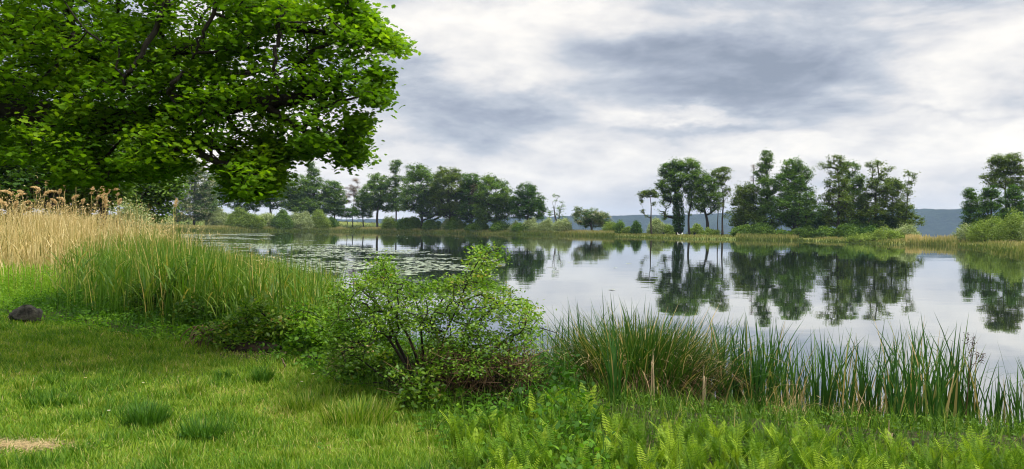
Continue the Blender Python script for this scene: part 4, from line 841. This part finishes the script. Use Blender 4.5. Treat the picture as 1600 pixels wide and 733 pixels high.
# ------------------------------------------------------------------ lawn
def lawn():
    rng = np.random.RandomState(17); n = 430000
    r = np.exp(rng.uniform(np.log(3.6), np.log(19), n)) ; a = rng.uniform(-.78, .30, n); x = r * np.sin(a); y = r * np.cos(a)
    e = -edge_out(x, y); ok = (e > -.25) & (shore_sd(x, y) > .3); x, y, r, e = x[ok], y[ok], r[ok], e[ok]
    bare = np.exp(-((x + 3.5) / .4) ** 2 - ((y - 5.38) / .16) ** 2) * 1.2 + np.exp(-((x + 2.9) / .6) ** 2 - ((y - 9.2) / .3) ** 2)
    ok = rng.uniform(size=len(x)) > bare; x, y, r, e = x[ok], y[ok], r[ok], e[ok]
    z = ground(x, y); n = len(x); c = wob(x, y, 1.1, 2); c2 = wob(x, y, .33, 1); c3 = wob(x, y, 3.2, 3)
    h = (.05 + .035 * np.clip(c + .3, 0, 2) + .03 * np.clip(-c3, 0, 1)) * rng.uniform(.6, 1.5, n)
    c4 = wob(x, y, 7.5, 2); tn = np.clip(.44 + .24 * c2 - .26 * c + .18 * c3 + .14 * c4 + rng.normal(0, .19, n), 0, 1)
    tn = np.where(rng.uniform(size=n) < .05 + .06 * np.clip(-c, 0, 1), rng.uniform(.85, 1, n), tn)
    mb = MB(); blades(mb, np.stack([x, y, z - .004], -1), h, .0045 * (r / 5) ** .8 * rng.uniform(.7, 1.5, n), rng, rng.uniform(.05, .5, n), rng.uniform(.4, 1.5, n), 3, tn)
    # clover and dandelion leaves
    m = 9000; k = rng.choice(n, m); P = np.stack([x[k], y[k], z[k] + rng.uniform(.01, .05, m)], -1); ok = c3[k] > .1
    leaves(mb, P[ok], .03, np.clip(rng.normal(.3, .2, ok.sum()), 0, 1), rng, OVAL, 1.2)
    tag(mb.build('lawn_grass', M['grass']), 'short green lawn grass with yellowish patches', 'grass', kind='stuff'); print('lawn', n)
    # straw litter
    q = rng.normal(size=(900, 2)) * [.25, .08] + [-3.5, 5.38]; q2 = rng.normal(size=(500, 2)) * [.5, .2] + [-2.9, 9.2]; q3 = np.stack([x, y], -1)[rng.choice(n, 500)]; Q = np.concatenate([q, q2, q3])
    mb = MB(); zz2 = ground(Q[:, 0], Q[:, 1]) + .012
    blades(mb, np.stack([Q[:, 0], Q[:, 1], zz2], -1), rng.uniform(.05, .16, len(Q)), .005, rng, 1.35, 1.62, 3, rng.uniform(0, 1, len(Q)))
    tag(mb.build('straw_litter', M['straw']), 'dry straw and dead grass lying on the lawn', 'straw', kind='stuff')
lawn()
def tuft(name, label, px, py, z0, n, R, h, mat, seed, leafn=0, group='dark grass tufts in the lawn', cat='grass tuft', w=.007):
    rng = np.random.RandomState(seed); g = gnd_pt(px, py, z0); b = np.array([g[0], g[1], gz(g[0], g[1])]); mb = MB()
    o = rng.normal(size=(n, 2)).clip(-1.2, 1.2) * R * .5; P = b + np.column_stack([o, np.zeros(n)]); az = np.arctan2(o[:, 1], o[:, 0]) + rng.normal(0, .6, n)
    blades(mb, P, h * rng.uniform(.5, 1.15, n), w, rng, rng.uniform(0, .3, n), rng.uniform(.3, 1.2, n), 4, rng.uniform(0, 1, n), az)
    if leafn:
        o = rng.normal(size=(leafn, 2)).clip(-1, 1) * R * .6; leaves(mb, b + np.column_stack([o, rng.uniform(.01, .07, leafn)]), .035, rng.uniform(0, .6, leafn), rng, OVAL, 1)
    return tag(mb.build(name, M[mat], loc=b), label, cat, group)
tuft('grass_tuft', 'dark bluish grass tuft with clover in the middle of the lawn', 228, 668, .42, 420, .2, .2, 'tuft', 1, 260)
tuft('grass_tuft', 'dark bluish grass tuft right of the clover tuft', 318, 688, .42, 320, .2, .18, 'tuft', 2, 160)
tuft('grass_tuft', 'flat dark grass patch at the left of the lawn', 82, 632, .42, 300, .24, .09, 'tuft', 3)
tuft('grass_tuft', 'upright small grass tuft below the bank hollow', 410, 598, .42, 220, .12, .19, 'tuft', 4)
tuft('grass_tuft', 'tiny grass tuft left of the upright small one', 348, 594, .42, 140, .09, .13, 'tuft', 5)
tuft('grass_tuft', 'broad tall grass tuft at the lawn edge before the briar bush', 560, 660, .42, 700, .4, .2, 'grass', 6)
tuft('grass_tuft', 'wispy green grass tuft left of the broad one by the briar bush', 480, 640, .42, 420, .3, .15, 'grass', 7)
tp = tuft('grass_tuft', 'small ordinary grass tuft scattered in the lawn', 130, 580, .42, 110, .10, .12, 'grass', 21, 0, 'small grass tufts scattered over the lawn')
for (px, py) in [(60, 560), (190, 590), (260, 575), (300, 615), (420, 650), (360, 640), (150, 640), (40, 610), (505, 690), (450, 715), (270, 720), (120, 690), (590, 700), (330, 560), (235, 548), (510, 625)]:
    g = gnd_pt(px, py, .42); dup(tp, (g[0], g[1], gz(g[0], g[1])), px * .37, .6 + (px % 7) * .12)
def daisy(px, py):
    g = gnd_pt(px, py, .42); b = np.array([g[0], g[1], gz(g[0], g[1])]); root = empty('daisy', b, 'small white daisy dotted in the lawn grass', 'flower', 'daisies in the lawn'); rng = np.random.RandomState(int(px))
    st = MB(); tube(st, [b, b + [.004, 0, .05], b + [.01, 0, .095]], .0018, 4, .3); st.build('stem', M['grass'], root)
    pb = MB(); c = b + [.01, 0, .097]
    for k in range(10):
        a = k * .628; d_ = np.array([np.cos(a), np.sin(a), .12]); w_ = np.array([-np.sin(a), np.cos(a), 0]) * .005; pb.add([c, c + d_ * .007 + w_ * .7, c + d_ * .014, c + d_ * .007 - w_ * .7], np.array([[0, 1, 2, 3]]))
    pb.build('petals', M['petal'], root); hb_ = MB(); tube(hb_, [c, c + [0, 0, .003], c + [0, 0, .005]], [.005, .005, .002], 8); hb_.build('flower_head', M['yellow'], root)
for p in [(132, 607), (184, 529), (470, 612), (530, 645), (168, 662), (222, 615), (487, 600)]: daisy(*p)

# ------------------------------------------------------------------ tussock sedge
def tussock():
    rng = np.random.RandomState(31); g = np.array([1.38, 8.25]); b = np.array([g[0], g[1], max(gz(*g), -.05) - .02]); root = empty('sedge_tussock', b, 'big tussock of sedge with dark base and tan dead blades', 'sedge')
    mb = MB(); n = 2700; o = rng.normal(size=(n, 2)) * [.36, .26]; az = np.arctan2(o[:, 1], o[:, 0]) + rng.normal(0, .5, n)
    P = b + np.column_stack([o, rng.uniform(0, .22, n)]); rr_ = np.hypot(*o.T)
    blades(mb, P, rng.normal(.88, .13, n).clip(.4, 1.15), rng.uniform(.009, .018, n), rng, rng.uniform(0, .12, n) + rr_ * .35, rng.uniform(.1, 1.0, n) + rr_ * .8, 5, np.clip(rng.normal(.35, .2, n) + (rng.uniform(size=n) < .10) * .6, 0, 1), az)
    mb.build('green_blades', M['tussock'], root)
    db = MB(); n = 1300; o = rng.normal(size=(n, 2)) * [.42, .28]; az = np.arctan2(o[:, 1], o[:, 0]) + rng.normal(0, .5, n); P = b + np.column_stack([o * .9, rng.uniform(.2, .5, n)])
    blades(db, P, rng.uniform(.3, .7, n), rng.uniform(.005, .009, n), rng, rng.uniform(.5, 1.2, n), rng.uniform(2.2, 3.0, n), 5, rng.uniform(0, 1, n) ** 1.5, az); db.build('dead_blades', M['twig'], root)
    hb_ = MB(); n = 260; o = rng.normal(size=(n, 2)) * [.42, .28]; az = np.arctan2(o[:, 1], o[:, 0]) + rng.normal(0, .5, n); P = b + np.column_stack([o * .9, rng.uniform(.3, .6, n)])
    blades(hb_, P, rng.uniform(.3, .75, n), .006, rng, rng.uniform(.4, 1, n), rng.uniform(1.8, 2.8, n), 5, rng.uniform(.3, 1, n), az); hb_.build('straw_blades', M['straw'], root)
tussock()

# ------------------------------------------------------------------ cattails
def cattail_proto(seed, n, hmax, name='cattail_clump'):
    rng = np.random.RandomState(seed); mb = MB(); o = rng.normal(size=(n, 2)) * [.07, .05]
    blades(mb, np.column_stack([o, np.zeros(n)]), hmax * rng.uniform(.45, 1.03, n), rng.uniform(.019, .033, n), rng, rng.uniform(-.02, .12, n), rng.uniform(.05, .8, n), 6, np.clip(rng.normal(.42, .22, n) + (rng.uniform(size=n) < .07) * .6, 0, 1), taper=.85)
    # a few blades kinked over
    k = max(1, n // 9); o = rng.normal(size=(k, 2)) * .05; z = hmax * rng.uniform(.55, .8, k); az = rng.uniform(0, 6.28, k)
    blades(mb, np.column_stack([o, z * 0]), z, .012, rng, .05, .15, 3, .3, az, .1)
    q = np.column_stack([o[:, 0] + np.cos(az) * z * .1, o[:, 1] + np.sin(az) * z * .1, z * .985]); blades(mb, q, hmax * .35, .011, rng, 1.2, 2.4, 3, .3, az)
    return mb
protos = [cattail_proto(50 + k, 17 + 4 * (k % 4), 1.22).build('cattail_clump', M['cattail']) for k in range(7)]
CG = 'cattail clumps in the shallow water on the right'
def sector(px):
    return ('green cattail clump beside the sedge tussock' if px < 1180 else 'green cattail clump in the middle of the right reeds' if px < 1330 else 'green cattail clump near the dry seed-head stalk' if px < 1540 else 'sparse cattail clump at the right picture edge')
rg = np.random.RandomState(77); used = 0
spots = [(866, 8.9, .85), (882, 9.1, .95), (905, 8.7, 1.0), (962, 6.9, .7), (1118, 8.3, 1.0), (1135, 7.9, .95), (1150, 8.4, 1.05), (1168, 8.1, 1.0), (1160, 8.8, .98), (1185, 8.0, .98), (1200, 8.6, 1.05), (1215, 8.2, .95), (1232, 7.9, .9), (1180, 7.6, .85), (1203, 7.7, .8),
         (1262, 8.1, .9), (1285, 7.9, .95), (1300, 8.5, .95), (1318, 7.8, .9), (1336, 8.2, .95), (1352, 7.9, .9), (1372, 7.7, .95), (1390, 8.0, .9), (1405, 7.5, .9), (1422, 7.7, 1.0), (1440, 7.9, 1.0), (1455, 7.4, .95),
         (1470, 7.8, .95), (1486, 7.5, 1.02), (1502, 7.7, .9), (1412, 6.9, .7), (1520, 7.6, .8), (1432, 7.1, .85), (1460, 7.0, .8), (1556, 7.5, .65), (1582, 7.4, .6), (1600, 7.2, .8), (1625, 7.3, .8), (1245, 8.4, .8), (1395, 8.3, .85), (850, 9.3, .75), (1100, 8.6, .9), (1128, 8.8, 1.0), (925, 9.0, 1.0), (950, 8.9, 1.05), (975, 9.0, 1.0), (1000, 8.9, .95), (1030, 8.9, 1.0), (1060, 8.8, 1.0), (1085, 8.9, 1.02)]
for i, (px, d, sc_) in enumerate(spots):
    p = protos[i % 7]; b = pt(px, 600, d); loc = (b[0], d, max(gz(b[0], d), -.12))
    if used < 7 and i < 7: o = p; used += 1; tag(o, sector(px), 'cattail', CG); o.location = loc; o.rotation_euler = (0, 0, rg.uniform(0, 6.28)); o.scale = (sc_,) * 3
    else: dup(p, loc, rg.uniform(0, 6.28), sc_ * rg.uniform(.94, 1.06), sector(px), CG)
# dead pale cattail litter among them
mb = MB(); n = 420; px = rg.choice([1225, 1240, 1210, 1330, 1190, 1370], n) + rg.normal(0, 14, n); d = rg.uniform(7.5, 8.5, n); P = np.array([pt(a, 640, b) for a, b in zip(px, d)]); P[:, 2] = np.maximum(ground(P[:, 0], P[:, 1]), -.02)
blades(mb, P, rg.uniform(.2, .62, n), .010, rg, rg.uniform(0, .6, n), rg.uniform(.4, 2.3, n), 4, rg.uniform(.2, 1, n))
tag(mb.build('dead_cattail_litter', M['straw']), 'broken tan cattail leaves between the green clumps', 'dead leaves', kind='stuff')

# ------------------------------------------------------------------ ferns
def fern_proto(seed, nf, L):
    rng = np.random.RandomState(seed); mb = MB(); base_t = (.15, .75, .4, .9, .3, .6)[seed % 6]
    for f in range(nf):
        az = f / nf * 6.28 + rng.uniform(-.4, .4); l0 = rng.uniform(.03, .25); l1 = rng.uniform(.35, 1.0); Lf = L * rng.uniform(.7, 1.1)
        m = 26; t = np.linspace(0, 1, m); th = l0 + (l1 - l0) * t; r = np.cumsum(np.sin(th)) * Lf / m; z = np.cumsum(np.cos(th)) * Lf / m
        c = np.stack([np.cos(az) * r, np.sin(az) * r, z], -1) + [rng.normal(0, .02), rng.normal(0, .02), 0]
        T_ = np.stack([np.cos(az) * np.sin(th), np.sin(az) * np.sin(th), np.cos(th)], -1); S_ = np.array([-np.sin(az), np.cos(az), 0])
        tn = np.clip(base_t + rng.normal(0, .18), 0, 1); tube(mb, c[::4], np.linspace(.003, .001, len(c[::4])), 3, .2, caps=False)
        pl = Lf * .165 * np.sin(np.clip(t * .9 + .12, 0, 1) * np.pi) ** .75
        for sgn in (-1, 1):
            for i in range(3, m):
                if pl[i] < .006: continue
                d_ = S_ * sgn * .93 + T_[i] * .3 + np.array([0, 0, -.12]); d_ = d_ / np.linalg.norm(d_); w_ = T_[i] * Lf / m * .30; N_ = np.cross(d_, T_[i])
                a0 = c[i]; e = pl[i] * rng.uniform(.85, 1.1)
                mb.add([a0 - w_ * .6, a0 + d_ * e * .45 - w_ + N_ * .004, a0 + d_ * e - np.array([0, 0, e * .12]), a0 + d_ * e * .45 + w_ + N_ * .004, a0 + w_ * .6], np.array([[0, 1, 2, 3, 4]]), np.clip(tn + rng.normal(0, .08), 0, 1))
    return mb
fp = [fern_proto(90 + k, 7 + k % 3, .37).build('fern', M['fern']) for k in range(6)]
FG = 'ferns along the bottom bank'
rg = np.random.RandomState(55); cand = []; tries = 0
FPOLY = [(610, 760), (700, 700), (770, 675), (835, 655), (885, 640), (940, 665), (1000, 700), (1060, 698), (1120, 690), (1210, 695), (1300, 705), (1400, 720), (1470, 732), (1560, 722), (1660, 730), (1680, 860), (600, 860)]
X0 = rg.uniform(-1.0, 6.4, 9000); Y0 = rg.uniform(4.2, 8.4, 9000); Z0 = ground(X0, Y0); A0, B0 = project(np.stack([X0, Y0, Z0], -1))
ok = (shore_sd(X0, Y0) > .05) & (edge_out(X0, Y0) > .1) & in_poly(A0, B0, FPOLY) & ((A0 > 760) | (rg.uniform(size=9000) < .6))
for x, y, a in zip(X0[ok], Y0[ok], A0[ok]):
    if len(cand) >= 298: break
    if any((x - q[0]) ** 2 + (y - q[1]) ** 2 < (.098 if a > 960 else .115) ** 2 for q in cand): continue
    cand.append((x, y, a))
print('ferns', len(cand))
for i, (x, y, a) in enumerate(cand):
    p = fp[i % 6]; loc = (x, y, gz(x, y) - .01); sc_ = rg.uniform(.62, 1.08) * (.72 if a > 960 else .8)
    lab = ('bright fern under the briar bush' if a < 830 else 'bright fern in front of the sedge tussock' if a < 1120 else 'bright fern in the bank before the cattails' if a < 1400 else 'bright fern at the lower right corner')
    if i < 6: o = p; o.location = loc; o.rotation_euler = (0, 0, rg.uniform(0, 6)); o.scale = (sc_,) * 3; tag(o, lab, 'fern', FG)
    else: o = dup(p, loc, rg.uniform(0, 6.28), sc_, lab, FG)
    o.rotation_euler = (rg.normal(0, .08), rg.normal(0, .08), o.rotation_euler.z)
# leafy litter and low plants under the ferns
x, y, s = scatter(42000, -1.4, 9, 4.0, 8.3, lambda x, y, s: (s > -.1) & (edge_out(x, y) > 0), rg); n = len(x); z = np.maximum(ground(x, y), 0); mb = MB()
P = np.stack([x, y, z], -1); k = rg.uniform(size=n) < .6
blades(mb, P[k], rg.uniform(.06, .30, k.sum()), .006, rg, .1, rg.uniform(.4, 1.4, k.sum()), 3, np.clip(rg.normal(.35, .28, k.sum()), 0, 1))
leaves(mb, P[~k] + np.stack([0 * x[~k], 0 * x[~k], rg.uniform(.02, .13, (~k).sum())], -1), .035, rg.uniform(0, .7, (~k).sum()), rg, OVAL, 1)
tag(mb.build('bank_plants', M['bank']), 'low grass and leaves growing between the ferns', 'ground cover', kind='stuff')

# ------------------------------------------------------------------ dead stalks, stick, seed-head
def stalk(name, label, px, y0, y1, d, r, mat, cat, splinter=0, seed=1, dx_=0):
    rng = np.random.RandomState(seed); top = pt(px + dx_, y0, d); b = pt(px, y1, d); b[2] = min(b[2], gz(b[0], d)) - .03; mb = MB()
    P = spline([b, b * .5 + top * .5 + [rng.normal(0, .01), 0, 0], top], 4); tube(mb, P, np.linspace(r, r * .85, len(P)), 9, .5, .1, rng)
    for k in range(splinter):
        o = rng.normal(0, r * .8, 3) * [1, 1, 0]; tube(mb, [b + o * 1.6, (b + top) / 2 + o, top + o + [0, 0, rng.uniform(-.1, .14)]], [r * .35, r * .3, r * .12], 4, rng.uniform(0, 1))
    return tag(mb.build(name, M[mat], loc=b), label, cat)
stalk('dead_stalk', 'thick bundle of split tan stalks before the sedge tussock', 1017, 566, 668, 7.4, .015, 'wood', 'dead stalk', 11, 3, 2)
stalk('dead_stalk', 'single tan broken stalk right of the sedge tussock', 1097, 588, 682, 7.2, .013, 'wood', 'dead stalk', 5, 4, 3)
stalk('wooden_stake', 'short broken wooden stake standing in the ferns at the lower right', 1387, 678, 760, 5.75, .022, 'wood', 'stake', 2, 5, 3)
stalk('dead_stalk', 'thin brown stalk stub low in the ferns', 1352, 702, 760, 5.6, .01, 'wood', 'dead stalk', 1, 6)
def stick(name, label, pts, r0, r1, mat, cat, side=()):
    W3 = [pt(*p) for p in pts]; mb = MB(); c = spline(W3, 6); rng = np.random.RandomState(2); tube(mb, c + rng.normal(0, .003, c.shape), np.linspace(r0, r1, len(c)), 7, .5, .15, rng)
    for sp2 in side: q = spline([pt(*p) for p in sp2], 4); tube(mb, q, np.linspace(r1, r1 * .4, len(q)), 5)
    return tag(mb.build(name, M[mat], loc=W3[0]), label, cat)
stick('dead_branch', 'short thick dead branch lying aslant on the ferns', [(1238, 722, 5.9), (1252, 706, 5.9), (1262, 700, 5.95), (1278, 682, 6.0)], .028, .010, 'deadwood', 'branch', [[(1255, 704, 5.9), (1268, 708, 5.85), (1282, 698, 5.8)]])
stick('dead_branch', 'long thin pale stem lying across the ferns', [(1205, 738, 5.55), (1250, 716, 5.6), (1310, 700, 5.65), (1370, 692, 5.7), (1396, 676, 5.75)], .007, .003, 'deadwood', 'branch')
stick('dead_branch', 'thin bare brown twig leaning over the ferns below the cattails', [(1090, 700, 6.2), (1128, 672, 6.4), (1158, 640, 6.6)], .005, .002, 'deadwood', 'branch')
stick('dead_branch', 'dark broken root spike on the eroded bank', [(455, 590, 8.6), (447, 573, 8.6), (440, 560, 8.6)], .02, .006, 'deadwood', 'branch')
def seedhead():
    d = 7.3; b = pt(1506, 690, d); b[2] = max(gz(b[0], d), -.05); root = empty('seed_head_stalk', b, 'dark dry weed stalk with branching seed heads over the water', 'dead stalk'); rng = np.random.RandomState(6)
    sb = MB(); main = spline([b, pt(1510, 640, d), pt(1514, 590, d), pt(1518, 550, d), pt(1521, 528, d)], 5); tube(sb, main, np.linspace(.006, .002, len(main)), 5, .2)
    tips = []
    for a in [[(1514, 595), (1500, 575), (1492, 558)], [(1516, 580), (1526, 562), (1530, 552)], [(1518, 560), (1512, 540), (1511, 522)], [(1517, 570), (1530, 566), (1537, 556)]]:
        q = spline([pt(x, y, d + .02) for x, y in a], 4); tube(sb, q, np.linspace(.003, .0012, len(q)), 4, .2); tips.append(q[-4:])
    sb.build('stem', M['twig'], root); hb_ = MB(); C = np.concatenate([main[-7:]] + tips[1:]); idx = np.repeat(np.arange(len(C)), 16)
    leaves(hb_, C[idx] + rng.normal(0, .014, (len(idx), 3)), .014, rng.uniform(0, .3, len(idx)), rng, OVAL, 0); hb_.build('seed_heads', M['twig'], root)
seedhead()

# ------------------------------------------------------------------ two white birds and two resting people on the far bank
def skin_body(name, verts, edges, radii, mat, parent, root_i=0, sub=2):
    me = bpy.data.meshes.new(name); me.from_pydata([tuple(v) for v in verts], edges, []); o = bpy.data.objects.new(name, me); COL.objects.link(o); o.parent = parent
    md = o.modifiers.new('skin', 'SKIN'); md.use_smooth_shade = True
    for i, r in enumerate(radii): me.skin_vertices[0].data[i].radius = (r, r); me.skin_vertices[0].data[i].use_root = (i == root_i)
    o.modifiers.new('sub', 'SUBSURF').levels = sub; o.modifiers['sub'].render_levels = sub; me.materials.append(mat); return o
def bird(px, py, d, label, rz):
    b = pt(px, py, d); z = max(gz(b[0], d), 0.0); root = empty('white_bird', (b[0], d, z), label, 'bird', 'white birds at the far waterline'); root.rotation_euler = (0, 0, rz); root.scale = (.72,) * 3
    V_ = [(-.42, 0, .62), (-.2, 0, .66), (.05, 0, .68), (.25, 0, .74), (.33, 0, .92), (.28, 0, 1.12), (.34, 0, 1.28), (.46, 0, 1.26), (0, .09, .5), (0, .10, .25), (.0, .10, .02), (0, -.09, .5), (0, -.10, .25), (0, -.10, .02)]
    E_ = [(0, 1), (1, 2), (2, 3), (3, 4), (4, 5), (5, 6), (6, 7), (2, 8), (8, 9), (9, 10), (2, 11), (11, 12), (12, 13)]
    skin_body('body', V_, E_, [.05, .17, .2, .13, .06, .05, .065, .045, .05, .025, .03, .05, .025, .03], M['white'], root, 2)
    mb = MB(); tube(mb, [(.47, 0, 1.26), (.56, 0, 1.24), (.62, 0, 1.23)], [.025, .018, .005], 6); o = mb.build('beak', M['beak']); o.parent = root
bird(1060, 370, 193, 'white long-necked bird standing at the water below the ivy-clad tree, lower one', 2.4)
bird(1065.5, 366, 196, 'white long-necked bird standing on the bank beside the ivy-clad tree, upper one', .4)
def person(px, d, label, rz):
    b = pt(px, 360, d); z = gz(b[0], d); root = empty('person', (b[0], d, z), label, 'person'); root.rotation_euler = (0, 0, rz)
    V_ = [(0, 0, .14), (0, .0, .38), (.03, 0, .6), (.05, 0, .68), (.1, 0, .82), (.08, .12, .14), (.42, .14, .46), (.55, .15, .08), (.7, .15, .04), (.08, -.12, .14), (.42, -.14, .46), (.55, -.15, .08), (.7, -.15, .04),
          (.02, .2, .58), (.12, .27, .36), (.38, .16, .42), (.02, -.2, .58), (.12, -.27, .36), (.38, -.16, .42)]
    E_ = [(0, 1), (1, 2), (2, 3), (3, 4), (0, 5), (5, 6), (6, 7), (7, 8), (0, 9), (9, 10), (10, 11), (11, 12), (2, 13), (13, 14), (14, 15), (2, 16), (16, 17), (17, 18)]
    skin_body('body', V_, E_, [.16, .15, .14, .06, .10, .11, .075, .05, .05, .11, .075, .05, .05, .06, .045, .035, .06, .045, .035], M['cloth_dark'], root, 0)
    mb = MB(); th = np.linspace(0, 2 * np.pi, 12, endpoint=False)
    tube(mb, [(.08, 0, .80), (.07, 0, .88), (.06, 0, .94), (.05, 0, .97)], [.105, .115, .08, .01], 12); o = mb.build('hair', M['hair']); o.parent = root
    mb = MB(); tube(mb, [(.13, 0, .74), (.15, 0, .80), (.15, 0, .86), (.13, 0, .90)], [.05, .075, .075, .03], 10); o = mb.build('face', M['skin']); o.parent = root
person(1037, 206, 'person in dark clothes sitting on the grass right of the lone pine', 1.2)
person(1086, 203, 'person in dark clothes sitting on the far bank between two tree trunks', 2.0)
